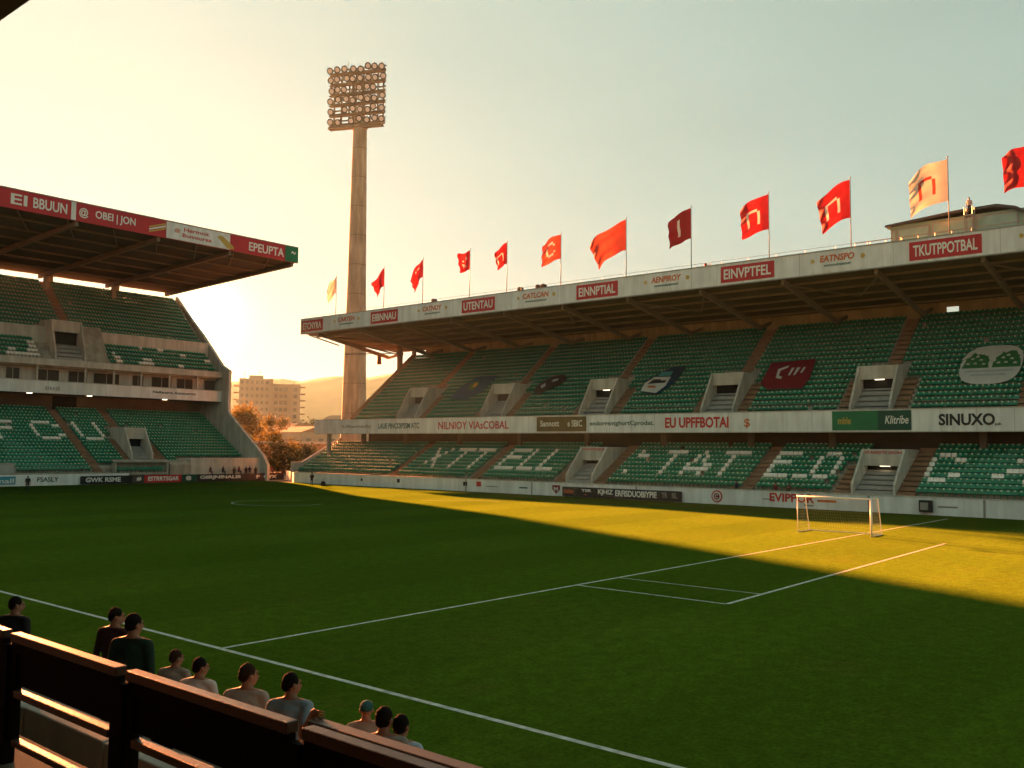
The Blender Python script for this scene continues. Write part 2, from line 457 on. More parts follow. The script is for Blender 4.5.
def portal(T, parent, s0, s1, t, da, do, ztop, zhead, label=None, lamp=False):
    db = t['d0'] + (ztop - t['z0']) / t['rise'] * t['run'] + .3
    z = lambda d: tier_z(t, d)
    mb = MB(T)
    for a, b in ((s0, s0 + .22), (s1 - .22, s1)):
        mb.prism([(da, z(da) - .3), (da, z(da) + .85), (do - .25, ztop - .35), (do - .05, ztop), (db, ztop), (db, ztop - .7)], 'x', a, b)
    mb.box(s0 + .22, s1 - .22, do, do + .2, zhead, ztop - .003)
    mb.box(s0 + .22, s1 - .22, do + .2, db, ztop - .2, ztop - .006)
    o = mb.build('entrance_portal', CONC_PALE, parent)
    if label: o['label'] = label
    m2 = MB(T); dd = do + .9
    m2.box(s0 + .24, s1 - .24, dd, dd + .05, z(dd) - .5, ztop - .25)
    m2.build('doorway_shade', DARK, o)  # dark sheet painted for the unlit passage behind it
    stairs(T, o, s0 + .26, s1 - .26, t, da, do + .8, STEP_GREY, 'entrance_steps')
    if lamp:
        m3 = MB(T); sc = (s0 + s1) / 2
        m3.box(sc - .45, sc + .45, do + .35, do + .6, zhead - .05, zhead + .07); m3.build('ceiling_lamp', LAMP, o)
    return o

def seat_mesh(m):
    mb = MB()
    # tip-up pan, half lowered
    mb.add([(-.21, .05, .47), (.21, .05, .47), (.21, .40, .40), (-.21, .40, .40), (-.21, .04, .43), (.21, .04, .43), (.21, .40, .36), (-.21, .40, .36)],
           [(0, 1, 2, 3), (4, 7, 6, 5), (0, 4, 5, 1), (1, 5, 6, 2), (2, 6, 7, 3), (3, 7, 4, 0)])
    # backrest with clipped upper corners
    a, b = [], []
    for (x, z) in ((-.22, .38), (.22, .38), (.22, .74), (.16, .82), (-.16, .82), (-.22, .74)):
        dd = .40 + (z - .38) * .22
        a.append((x, dd, z)); b.append((x, dd + .05, z))
    n = 6
    mb.add(a + b, [tuple(range(n)), tuple(range(n, 2 * n))[::-1]] + [(i, n + i, n + (i + 1) % n, (i + 1) % n) for i in range(n)])
    mb.add([(-.03, .2, 0), (.03, .2, 0), (.03, .28, 0), (-.03, .28, 0), (-.03, .2, .4), (.03, .2, .4), (.03, .28, .4), (-.03, .28, .4)],
           [(0, 1, 5, 4), (1, 2, 6, 5), (2, 3, 7, 6), (3, 0, 4, 7)])
    return mb
SEAT = seat_mesh(SEATG)
SEAT.v = [(v[0] * 1.12, v[1], v[2]) for v in SEAT.v]
# a pale patch painted for glinting seat tops, on the backrest side facing the pitch
SEAT.add([(-.07, .468, .69), (.07, .468, .69), (.07, .489, .795), (-.07, .489, .795)], [(0, 1, 2, 3)], 1)
def seat_part(T, m):
    mb = MB(T); mb.add(SEAT.v, SEAT.f, SEAT.m)
    o = mb.build('seat', [m, GLINT], None, local=True); return o
def place_seats(T, parent, seats, stuff_name, word):
    """the 100 seats that show largest are parts of their own; the rest are one part"""
    vis = []
    for i, (s, dd, z, w) in enumerate(seats):
        q = project(T(s, dd, z + .6))
        if q and 6 < q[0] < 1018 and 0 < q[1] < 760: vis.append((q[2], i))
    vis.sort(); near = {i for _, i in vis[:100]}
    protos = {}
    tv = np.array(SEAT.v); nv = len(tv)
    big = [seats[i] for i in range(len(seats)) if i not in near]
    P0 = np.array([b[:3] for b in big]); n = len(big)
    rs = np.random.RandomState(5)
    V = (tv[None, :, :] + P0[:, None, :] + rs.normal(0, .008, (n, 1, 3)) * np.array([1, 1, .3])).reshape(-1, 3)
    if T is TR: V = V[:, [1, 0, 2]]
    off = np.array(wloc(parent)); V = V - off
    sizes = np.array([len(f) for f in SEAT.f]); flat = np.array([k for f in SEAT.f for k in f])
    loops = (flat[None, :] + (np.arange(n) * nv)[:, None]).reshape(-1)
    tot = np.tile(sizes, n); start = np.concatenate([[0], np.cumsum(tot)[:-1]])
    me = bpy.data.meshes.new(stuff_name)
    me.vertices.add(len(V)); me.vertices.foreach_set('co', V.reshape(-1).astype(np.float32))
    me.loops.add(len(loops)); me.loops.foreach_set('vertex_index', loops.astype(np.int32))
    me.polygons.add(len(tot)); me.polygons.foreach_set('loop_start', start.astype(np.int32)); me.polygons.foreach_set('loop_total', tot.astype(np.int32))
    me.materials.append(SEATG); me.materials.append(SEATW); me.materials.append(GLINT)
    me.polygons.foreach_set('material_index', np.where(np.tile(np.array(SEAT.m) == 1, n), 2, np.repeat(np.array([b[3] for b in big]), len(sizes))).astype(np.int32))
    me.update(calc_edges=True)
    o = bpy.data.objects.new(stuff_name, me); C.objects.link(o); o.parent = parent; o['kind'] = 'stuff'
    for i in sorted(near):
        s, dd, z, w = seats[i]
        if w not in protos: protos[w] = q = seat_part(T, (SEATG, SEATW)[w])
        else:
            q = protos[w].copy(); C.objects.link(q)
        q.parent = parent; q.location = Vector(T(s, dd, z)) - Vector(off)
        if w: q['label'] = 'white seat among the green ones'
def fill(t, s0, s1, skips, letters, end=None):
    out = []
    for r in range(t['n']):
        z = t['z0'] + r * t['rise']; dd = t['d0'] + r * t['run'] + .22
        s = s0 + .3
        while s < s1 - .3:
            ok = not any(a < s < b and d0 <= dd + .2 <= d1 for a, b, d0, d1 in skips)
            if ok and not (rng.random() < .004):
                w = 0
                for ch, l, rr, r0, r1 in letters:
                    fx = (s - l) / (rr - l)
                    if 0 <= fx < 1 and r0 <= r <= r1 and glyph(ch, fx, (r - r0 + .5) / (r1 - r0 + 1)): w = 1
                out.append((s, dd, z, w))
            s += .52
    return out
def rail(T, parent, s0, s1, d, z0, h, step=2.5, r=.025, m=POLE, mid=True):
    mb = MB(T)
    mb.tube((s0, d, z0 + h), (s1, d, z0 + h), r, n=6)
    if mid: mb.tube((s0, d, z0 + h * .55), (s1, d, z0 + h * .55), r * .7, n=6)
    s = s0
    while s <= s1: mb.tube((s, d, z0), (s, d, z0 + h), r * .8, n=6); s += step
    return mb.build('handrail', m, parent)

# ---- the long stand
RL = dict(d0=88.2, z0=1.5, run=.8, rise=.45, n=10)
RU = dict(d0=93.3, z0=8.9, run=.7, rise=.58, n=20)
S0, S1 = -6.0, 118.8
RUE = 112.0
rs_ = thing('grandstand', (97, 60, 0), 'long two-tier grandstand of green seats under a white roof edge with red sign panels', 'grandstand')
mb = MB(TR); mb.prism(step_profile(**{'d0': RL['d0'], 'z0': RL['z0'], 'run': .8, 'rise': .45, 'n': 10}, under=4), 'x', S0, S1 - .6); mb.build('lower_tier', CONC, rs_)
mb = MB(TR); mb.prism(step_profile(RU['d0'], RU['z0'], .7, .58, 20, 1.2), 'x', S0, RUE); mb.build('upper_tier', CONC, rs_)
# deck, balcony fascia
mb = MB(TR)
mb.box(S0, S1 - .3, 92.6, 96.6, 7.55, 7.95); mb.prism([(92.6, 7.955), (93.35, 7.955), (93.35, 8.6), (92.6, 8.6)], 'x', S0, S1 - .3)
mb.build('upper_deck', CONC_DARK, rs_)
mb = MB(TR); mb.box(S0, S1, 92.3, 92.58, 7.5, 9.55)
for i in range(40): mb.box(S0 + 3.1 * i + .5, S0 + 3.1 * i + .53, 92.297, 92.3, 7.5, 9.55, 1)
bf = mb.build('balcony_fascia', [WHITE, STEEL], rs_)
mb = MB(TR); mb.box(S0, S1, 92.26, 92.62, 9.553, 9.64); mb.box(S0, S1, 92.27, 92.60, 7.40, 7.497); mb.build('coping', CONC_PALE, bf)
rail(TR, rs_, S0, 112, 92.75, 9.64, .75, 2.4, .022)
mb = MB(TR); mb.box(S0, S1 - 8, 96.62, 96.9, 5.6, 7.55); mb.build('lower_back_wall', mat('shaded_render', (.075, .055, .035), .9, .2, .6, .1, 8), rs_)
mb = MB(TR); mb.box(S0, S1 - .6, 88.0, 88.19, 0, 1.46); mb.build('front_wall', CONC_DARK, rs_)  # added to stop sunlight leaking out under the tier
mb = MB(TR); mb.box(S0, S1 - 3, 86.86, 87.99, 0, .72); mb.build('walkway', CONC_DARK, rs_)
mb = MB(TR); mb.box(S0, RUE, 109.2, 109.45, 0, 19.6); mb.build('added_rear_wall', CONC, rs_)  # unseen, added to block sun coming in from behind
# upper back wall, with one small opening at s 27.3..28.6
mb = MB(TR)
for a, b, z0, z1 in ((S0, 27.6, 19.4, 22.3), (28.9, 109.4, 19.4, 22.3), (27.6, 28.9, 19.4, 20.75), (27.6, 28.9, 21.35, 22.3)):
    mb.box(a, b, 107.4, 107.7, z0, z1)
mb.build('upper_back_wall', mat('back_wall_render', (.46, .34, .19), .85, .14, .5, .1, 8, stain=.2), rs_)
mb = MB(TR)
mb.prism([(88.0, 0), (88.0, 3.05), (89.9, 3.05), (97.5, 6.95), (97.5, 0)], 'x', S1 - .5, S1); mb.build('end_wall', CONC_PALE, rs_)
mb = MB(TR)
z = lambda d: tier_z(RU, d)
mb.prism([(93.3, 7.96), (93.3, 9.5), (95, z(95) + .5), (107.2, z(107.2) + .55), (107.2, z(107.2) - 1.7), (97, 8)], 'x', RUE, RUE + .35)
mb.build('end_parapet', mat('parapet_render', (.42, .27, .14), .85, .12, .8, .1, 8, stain=.15), rs_)
mb = MB(TR); mb.box(RUE + .36, S1 - .3, 92.6, 99.5, 7.96, 8.4); mb.build('deck_slab', CONC, rs_)
for s in (115.6,): mb = MB(TR); mb.box(s, s + .55, 92.75, 93.2, 0, 7.5); mb.build('column', CONC, rs_)
for s in [4.0, 13.2, 22.4, 36.8, 45.9, 57, 68, 79, 90, 101, 110.5]:
    mb = MB(TR); mb.box(s, s + .6, 95.4, 95.9, 5.0, 7.55); mb.build('column', CONC_DARK, rs_)
for d_, w_ in ((103.9, .7), (107.2, .45)):
    mb = MB(TR); mb.box(RUE - .1, RUE + .5, d_, d_ + w_, tier_z(RU, d_) - .5, 22.2); mb.build('column', mat('post_brown', (.30, .19, .10), .7, .12, 1), rs_)
# roof
mb = MB(TR)
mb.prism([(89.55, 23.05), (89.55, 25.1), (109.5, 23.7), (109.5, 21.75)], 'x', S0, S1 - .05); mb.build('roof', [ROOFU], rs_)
mb = MB(TR); mb.prism([(89.5, 25.13), (89.5, 25.24), (109.6, 23.86), (109.6, 23.73)], 'x', S0, S1); mb.build('roof_sheeting', ROOFT, rs_)
mb = MB(TR); mb.box(S0, S1, 89.2, 89.54, 23.0, 25.2)
for i in range(40): mb.box(S0 + 3.05 * i + 1.0, S0 + 3.05 * i + 1.03, 89.197, 89.2, 23.0, 25.2, 1)
rf = mb.build('roof_fascia', [WHITE, STEEL], rs_)
mb = MB(TR); mb.box(S0, S1, 89.14, 89.6, 25.203, 25.3); mb.box(S0, S1, 89.16, 89.58, 22.9, 22.997); mb.build('fascia_trim', STEEL, rf)
k = 0
for s in [2.2 + 9.4 * i for i in range(13)]:
    if s > S1 - 1: break
    mb = MB(TR); mb.bar((s, 89.8, 22.75), (s, 104.2, 20.3), .32, .55); mb.bar((s, 104.2, 20.2), (s, 107.5, 21.2), .28, .4)
    mb.bar((s, 104.3, 20.5), (s, 104.3, 18.2), .3, .3, up=(0, 1, 0)) if False else None
    mb.build('roof_beam', BEAM, rs_)
    if k % 2 == 1 and s < 110:
        mb = MB(TR); mb.tube((s + .2, 91, 22.5), (s + 4.6, 98.5, 21.95), .09, n=6); mb.tube((s + 9.2, 91, 22.5), (s + 4.8, 98.5, 21.95), .09, n=6); mb.build('roof_brace', BEAM, rs_)
    k += 1
for d_ in (92.2, 95.6, 99, 102.4, 105.8):
    zz = 23.05 - (d_ - 89.55) / 19.95 * 1.3
    mb = MB(TR); mb.box(S0, S1 - .2, d_, d_ + .16, zz - .22, zz + .05); mb.build('roof_purlin', BEAM, rs_)
# brackets under the roof at the open end, with the small lamp hung from one
mb = MB(TR); mb.tube((117, 91.5, 22.9), (112.3, 103.8, 20.6), .12, n=8); mb.tube((118.3, 90.3, 22.9), (116.2, 94.8, 21.5), .1, n=8); mb.build('roof_bracket', BEAM, rs_)
rail(TR, rs_, S0, S1 - .4, 89.9, 25.22, .55, 3.1, .018, mid=False)

# aisles and portals
skips = []
low_aisles = [(43.3, .65), (80.9, .65), (96.3, .6), (12.5, .65)]
for a, h in low_aisles:
    stairs(TR, rs_, a - h, a + h, RL, 88.2, 96.2); skips.append((a - h - .2, a + h + .2, 0, 200))
ls = list(skips)
for s0, s1, lamp in ((28.5, 32.6, True), (62.4, 66.3, False)):
    p = portal(TR, rs_, s0, s1, RL, 88.4, 91.4, 5.75, 4.15, lamp=lamp)
    stairs(TR, rs_, s0 - 1.7, s0 - .05, RL, 88.2, 96.2); stairs(TR, rs_, s1 + .05, s1 + 1.7, RL, 88.2, 93.0)
    ls += [(s0 - 1.9, s0, 0, 200), (s0 - .2, s1 + .2, 0, 96.2), (s1, s1 + 1.9, 0, 93.2)]
    text('lettering', 'STANDTE IISON', DKRED and RLET, p, TR(s1 - .3, 91.38, 5.32), (0, -1, 0), (0, 0, 1), s1 - s0 - .6, .26, .02)
us = []
for i, c in enumerate((99.4, 82.9, 66.3, 49.4, 32.6, 16.2)):
    s0, s1 = c - 2.05, c + 2.05
    portal(TR, rs_, s0, s1, RU, 93.7, 96.4, 14.3, 12.9, lamp=i in (2, 4))
    stairs(TR, rs_, s0 - 1.35, s0 - .05, RU, 93.3, 98.3); stairs(TR, rs_, s1 + .05, s1 + 1.35, RU, 93.3, 98.3)
    stairs(TR, rs_, c - .75 - .3, c + .55 - .3, RU, 99.9, 107.2)
    us += [(s0 - 1.5, s1 + 1.5, 0, 98.4), (s0 - .2, s1 + .2, 0, 100.3), (c - 1.2, c + .4, 0, 200)]
LET = [('X', 93.3, 90.2, 2, 7), ('T', 89.0, 86.2, 2, 7), ('T', 85.5, 82.3, 2, 7), ('E', 79.2, 76.2, 2, 7), ('L', 75.6, 73.3, 2, 7), ('L', 72.8, 69.8, 2, 7),
       ('.', 78.6, 74.8, 1, 2), ('.', 74.5, 70.6, 1, 2),
       ('*', 62.0, 58.2, 2, 7), ('T', 55.9, 53.2, 2, 7), ('A', 52.5, 49.4, 2, 7), ('T', 48.8, 45.6, 2, 7), ('E', 42.4, 39.9, 2, 7), ('L', 39.5, 37.9, 2, 7), ('O', 37.6, 34.9, 2, 7),
       ('C', 26.7, 23.9, 2, 7), ('/', 21.2, 18.0, 2, 7), ('.', 23.4, 22.2, 7, 7), ('E', 16.5, 14, 2, 7)]
seats = fill(RL, S0, S1 - .7, ls, LET) + fill(RU, S0, RUE - .3, us, [])
place_seats(TR, rs_, seats, 'seat_rows', 'long')

# roof-edge signs
def sign(T, parent, s0, s1, d, z0, z1, m, label=None, name='sign_panel'):
    mb = MB(T); mb.box(min(s0, s1), max(s0, s1), d - .04, d, z0, z1)
    o = mb.build(name, m, parent)
    if label: o['label'] = label
    return o
def rtext(parent, body, m, sa, sb, d, z0, z1, **k):
    """sa is the reader's left end (the larger s)"""
    return text('lettering', body, m, parent, (d, sa, z0), (0, -1, 0), (0, 0, 1), abs(sa - sb), z1 - z0, **k)
for (a, b, w) in ((118.5, 113.3, 'ETCNYRA'), (102.3, 96.6, 'EIBNNAU'), (84.2, 78.4, 'UTENTAU'), (65.4, 59.5, 'EINNPTIAL'), (46.4, 40.4, 'EINVPTFEL'), (27.1, 20.9, 'TKUTPPOTBAL'), (8.5, 2.2, 'EINUPTBAL')):
    p = sign(TR, rs_, a, b, 89.19, 23.22, 24.95, RED, 'red sign panel lettered ' + w)
    rtext(p, w, WLET, a - .35, b + .35, 89.14, 23.55, 24.62, bold=.02)
for (a, b, w) in ((110.3, 105.2, 'CARTEN'), (92.2, 87.3, 'CATNOY'), (74.3, 69, 'CATLCAN'), (55.6, 50.6, 'AENPIROY'), (36.2, 31.6, 'EATNSPO'), (17.6, 12.6, 'CATNPO')):
    sg = sign(TR, rs_, a + .6, b - .6, 89.192, 23.15, 25.05, WHITE, 'white sign panel with orange word ' + w)
    rtext(sg, w, OLET, a - .6, b + .6, 89.14, 24.1, 24.78, bold=.03, shear=.15)
    rtext(sg, 'ommunelytpatuer', GLET, a - 1.0, b + .9, 89.14, 23.55, 23.92, bold=.01, shear=.2)
    mb = MB(TR)
    mb.prism([(0, 0)] and [(a + .15, 24.2), (a - .15, 24.55), (a + .1, 24.75), (a + .3, 24.5)], 'z', 0, 0) if False else None
    for q, r_ in ((a + .15, .22), (b - .2, .26)):
        vs = [(q + r_ * math.cos(R(t)) * (1 if t % 2 else .75), 24.3 + r_ * math.sin(R(t))) for t in (0, 61, 120, 181, 240, 301)]
        mb.add([(s, 89.11, z_) for s, z_ in vs] + [(s, 89.15, z_) for s, z_ in vs], [tuple(range(6)), tuple(range(6, 12))[::-1]] + [(i, 6 + i, 6 + (i + 1) % 6, (i + 1) % 6) for i in range(6)])
    mb.build('small_emblem', GOLD, sg)
# balcony signs
def btext(w, a, b, m, z0=8.15, z1=8.95, **k): rtext(bf, w, m, a, b, 92.28, z0, z1, **k)
btext('Ullamady', 111.9, 105.2, KLET and STEEL, 8.2, 8.75)
btext('LAUE PINCOIPSSM ATC', 103.7, 95.1, GLET)
btext('NILNIOY VIAsCOBAL', 91.3, 78.5, RLET, 8.0, 9.05)
p = sign(TR, rs_, 73.8, 66.1, 92.285, 7.62, 9.45, OLIVE, 'olive brown sign panel on the balcony'); rtext(p, 'Sannott', WLET, 73.2, 70.2, 92.23, 8.25, 9.0); rtext(p, 'e SBIC', WLET, 68.9, 66.7, 92.23, 8.2, 9.0)
btext('endorrentghurtCprodat.', 65.6, 56.6, GLET, 8.15, 8.85)
btext('EU UPFFBOTAI', 55.1, 47.2, RLET, 7.95, 9.15, bold=.03)
btext('$', 45.4, 44.7, OLET, 7.9, 8.9)
p = sign(TR, rs_, 35.8, 31.3, 92.285, 7.6, 9.5, GREENP, 'green sign panel lettered mble'); rtext(p, 'mble', GOLD, 35.2, 33.9, 92.23, 8.2, 8.9, bold=.02)
p = sign(TR, rs_, 31.29, 28.15, 92.287, 7.6, 9.5, DKGREEN, 'dark green sign panel lettered Klitribe'); rtext(p, 'Klitribe', WLET, 30.6, 28.4, 92.23, 8.2, 9.0, shear=.2)
btext('SINUXO', 25.7, 20.9, KLET, 8.0, 9.1, bold=.03); btext('pak', 20.9, 20.4, KLET, 7.95, 8.25)
btext('UIPPFIOT', 14, 6, RLET, 7.95, 9.1)
for s, cc in ((34.7, 0), (27.7, 1), (24.8, 0), (19.2, 0), (41, 0), (52.4, 0), (63.5, 0), (75, 0)):
    mb = MB(TR); mb.box(s - .3, s + .3, 93.6, 93.85, 7.44, 7.545); mb.build('ceiling_lamp', LAMP, rs_)

# ---- the stand in front of the sun
LLt = dict(d0=127.1, z0=1.6, run=.8, rise=.455, n=20)
LUA = dict(d0=138.7, z0=17.75, run=.75, rise=.66, n=5)
LUB = dict(d0=143.6, z0=22.7, run=.75, rise=.68, n=13)
L0, L1 = 18.0, 87.8
lst = thing('grandstand', (53, 140, 0), 'grandstand with a box level, white letters in its seats and a red-lettered overhanging roof', 'grandstand')
mb = MB(TL); mb.prism(step_profile(127.1, 1.6, .8, .455, 20, 4), 'x', L0, L1); mb.build('lower_tier', CONC, lst)
mb = MB(TL); mb.prism(step_profile(138.7, 17.75, .75, .66, 5, 1.0), 'x', L0, L1); mb.prism(step_profile(143.6, 22.7, .75, .68, 13, 1.2), 'x', L0, L1); mb.build('upper_tier', CONC, lst)
mb = MB(TL); mb.box(L0, L1, 142.46, 143.59, 20.0, 22.95); mb.build('cross_wall', CONC_PALE, lst)
mb = MB(TL); mb.box(L0, L1 - .01, 138.02, 138.3, 12.75, 14.5); lf = mb.build('balcony_fascia', WHITE, lst)
mb = MB(TL); mb.box(L0, L1 - .01, 137.95, 138.35, 14.503, 14.6); mb.build('coping', CONC_PALE, lf)
mb = MB(TL); mb.box(L0, L1, 138.31, 144.5, 12.8, 13.2); mb.build('box_floor', CONC_DARK, lst)
mb = MB(TL); mb.box(L0, L1 - .01, 137.9, 138.69, 16.8, 17.75); mb.box(L0, L1, 138.69, 141, 16.6, 17.0); mb.build('ledge', CONC_PALE, lst)
mb = MB(TL); mb.box(L0, L1, 140.0, 140.2, 13.2, 16.8); mb.build('box_wall', CONC_PALE, lst)
xx = 45.0; i = 0
while xx < 86:
    w = (3.0, 4.2, 2.0, 3.6)[i % 4]
    mb = MB(TL)
    for a, b, z0, z1 in ((xx, xx + w, 14.2, 14.3), (xx, xx + w, 16.3, 16.4), (xx, xx + .1, 14.3, 16.3), (xx + w - .1, xx + w, 14.3, 16.3), (xx + w / 2 - .04, xx + w / 2 + .04, 14.3, 16.3)): mb.box(a, b, 139.92, 139.99, z0, z1)
    f = mb.build('window', CONC_PALE, lst)
    mb = MB(TL); mb.box(xx + .1, xx + w - .1, 139.95, 139.98, 14.3, 16.3); mb.build('pane', GLASS, f)
    xx += w + (1.2, .8, 2.0)[i % 3]; i += 1
for s in (50.5, 57.8, 64.8, 69.2, 73.6, 78.4, 83.4):
    mb = MB(TL); mb.box(s, s + .25, 138.35, 138.6, 14.6, 16.8); mb.build('column', CONC_PALE, lst)
mb = MB(TL); mb.box(L0, L1, 144.3, 144.6, 9.5, 12.8); mb.build('lower_back_wall', mat('warm_render', (.20, .14, .09), .85, .14, .5, .1, 8), lst)
mb = MB(TL); mb.box(62.8, 66.4, 144.2, 144.29, 10.6, 12.7); mb.build('doorway_shade', DARK, lst)  # dark sheet in place of an opening and its shade
mb = MB(TL); mb.box(L0, L1, 153.4, 153.7, 29.5, 31.35); mb.build('upper_back_wall', CONC_DARK, lst)
mb = MB(TL)
mb.prism([(124.6, 0), (124.6, 2.5), (126.0, 4.05), (135.7, 10.75), (136.0, 11.2), (136.0, 17.9), (138.2, 18.9), (144.6, 24.6), (153.8, 32.1), (153.8, 0)], 'x', L1, L1 + .5)
ew = mb.build('end_wall', CONC_PALE, lst)
mb = MB(TL); mb.box(75.6, L1, 126.5, 126.8, 0, 3.55); mb.box(75.6, L1, 126.8, 129.8, 3.2, 3.5); mb.build('front_wall', CONC_PALE, lst)
mb = MB(TL); mb.box(L0, L1 - .02, 127.0, 127.09, 0, 1.58); mb.build('front_wall', CONC, lst)  # added so no light slips out below the lower tier
mb = MB(TL); mb.box(L0, L1 - .02, 153.72, 154.0, 0, 31.3); mb.build('added_rear_wall', CONC, lst)  # unseen wall put in to keep sun from under the stand
# roof
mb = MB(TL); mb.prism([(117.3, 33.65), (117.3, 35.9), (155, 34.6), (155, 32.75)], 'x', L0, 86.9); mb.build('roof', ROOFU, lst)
mb = MB(TL); mb.box(L0, 87.0, 117.0, 117.28, 33.6, 35.95); lrf = mb.build('roof_fascia', RED, lst)
mb = MB(TL); mb.box(L0, 87.03, 116.95, 117.33, 35.953, 36.08); mb.build('fascia_trim', STEEL, lrf)
for s in (31, 42.1, 53.2, 64.3, 75.4, 86.3):
    mb = MB(TL); mb.bar((s, 117.5, 33.4), (s, 154.5, 32.4), .45, .7); mb.build('roof_beam', BEAM, lst)
    if s < 86:
        mb = MB(TL); mb.box(s - .3, s + .3, 151.6, 152.2, 29, 32.3); mb.box(s + 1.1, s + 1.7, 153.3, 153.8, 31.2, 32.9); mb.build('roof_post', CONC, lst)
for d_ in (121, 126.5, 132, 137.5, 143, 148.5):
    zz = 33.65 - (d_ - 117.3) / 37.7 * .9
    mb = MB(TL); mb.box(L0, 86.8, d_, d_ + .2, zz - .25, zz + .05); mb.build('roof_purlin', BEAM, lst)
for s in (46, 52, 58, 64, 70, 76, 82):
    mb = MB(TL); mb.bar((s, 117.5, 33.5), (s + 5, 126.5, 33.3), .14, .14); mb.build('roof_brace', BEAM, lst)
# aisles, portals, seats
stairs(TL, lst, 61.5, 62.7, LLt, 127.1, 143.0)
portal(TL, lst, 68.2, 71.6, LLt, 130.0, 132.6, 8.0, 6.3)
stairs(TL, lst, 67.0, 68.1, LLt, 130.0, 135.4); stairs(TL, lst, 71.7, 73.6, LLt, 130.0, 134.2)
stairs(TL, lst, 69.2, 70.4, LLt, 138.5, 143.0)
lsk = [(61.3, 62.9, 0, 200), (66.8, 68.3, 0, 135.6), (68, 71.8, 0, 138.7), (71.5, 73.8, 0, 134.4), (69, 70.6, 0, 200), (75.3, 90, 0, 130.2), (62.4, 75.6, 0, 129.0)]
portal(TL, lst, 60.6, 65.2, LUA, 139.0, 141.0, 23.95, 22.2)
mb = MB(TL); mb.prism([(139.1, 17.76), (139.1, 18.6), (142.0, 23.5), (142.4, 23.5), (142.4, 17.76)], 'x', 65.25, 68.6); mb.build('stair_block', CONC, lst)
stairs(TL, lst, 64.0, 65.4, LUB, 144.5, 153.3)
uk = [(63.8, 65.6, 0, 200), (58.8, 68.8, 0, 142.5), (59.8, 65.8, 0, 144.6)]
LLET = [('F', 51.6, 55.2, 9, 14), ('C', 57.0, 61.0, 9, 14), ('U', 63.2, 66.9, 9, 14)]
seats = fill(LLt, L0, L1 - .1, lsk, LLET)
for t in (LUA, LUB):
    ss = fill(t, L0, L1 - .1, uk, [])
    if t is LUA: ss = [(a, b, c, 1 if ((noise.noise((a * .35, b * .5, 3)) > .22) and (a < 60 or a > 70)) else 0) for a, b, c, w in ss]
    seats += ss
place_seats(TL, lst, seats, 'seat_rows', 'far')
rail(TL, lst, L0, 75, 127.0, 1.6, .9, 3, .025)
# roof-edge lettering
def ltext(parent, body, m, a, b, d, z0, z1, **k): return text('lettering', body, m, parent, (a, d, z0), (1, 0, 0), (0, 0, 1), b - a, z1 - z0, **k)
ltext(lrf, 'S', WLET, 42.6, 43.7, 116.98, 34.15, 35.45, bold=.02); ltext(lrf, 'EI', WLET, 45.0, 46.9, 116.98, 34.15, 35.45, bold=.02); ltext(lrf, 'BBUUN', WLET, 47.6, 51.7, 116.98, 34.15, 35.45, bold=.02)
sign(TL, lrf, 52.2, 52.8, 116.99, 33.62, 35.93, WHITE)
ltext(lrf, '@', WLET, 53.2, 54.4, 116.98, 34.1, 35.4, bold=.02); ltext(lrf, 'OBEI | JON', WLET, 55.3, 60.7, 116.98, 34.1, 35.4, bold=.02)
p = sign(TL, lst, 65.1, 75.0, 116.985, 33.65, 35.9, WHITE, 'pale sign panel between red ones on the roof edge')
ltext(p, 'Hermnit', RLET, 67.7, 71.6, 116.93, 34.95, 35.5); ltext(p, 'Bunnturea', RLET, 67.5, 72.0, 116.93, 34.15, 34.7); ltext(p, '@', OLET, 66.3, 67.1, 116.93, 34.6, 35.2)
for k, (mm, dz) in enumerate(((GOLD, 0), (WLET, .35), (GOLD, .7))):
    mb = MB(TL); mb.prism([(62.6, 33.95 + dz * .9), (65.0, 34.75 + dz * .9), (65.0, 34.98 + dz * .9), (62.6, 34.15 + dz * .9)], 'y', 116.93, 116.97); mb.build('painted_stripe', mm, lrf)
mb = MB(TL); mb.prism([(72.9, 35.2), (73.6, 35.5), (75.6, 34.2), (75.7, 33.8), (74.6, 33.75)], 'y', 116.93, 116.945); mb.build('gold_feather', GOLD, p)
ltext(lrf, 'EPEUPTA', WLET, 78.2, 84.4, 116.98, 34.1, 35.4, bold=.02)
p = sign(TL, lst, 84.6, 87.0, 116.985, 33.6, 35.95, GREENP, 'green end panel of the red roof edge'); ltext(p, '~', WLET, 85.7, 86.5, 116.93, 34.8, 35.3)
ltext(lf, 'iittil', STEEL, 59, 61, 138.0, 13.2, 13.8); ltext(lf, 'Nallanyre Ammumte', KLET, 75.5, 83, 138.0, 13.5, 14.0)
for s, d_ in ((57.5, 139.5), (66.4, 139.8), (78.5, 139.5)):
    mb = MB(TL); mb.box(s - .35, s + .35, d_, d_ + .3, 12.68, 12.795); mb.build('ceiling_lamp', LAMP, lst)

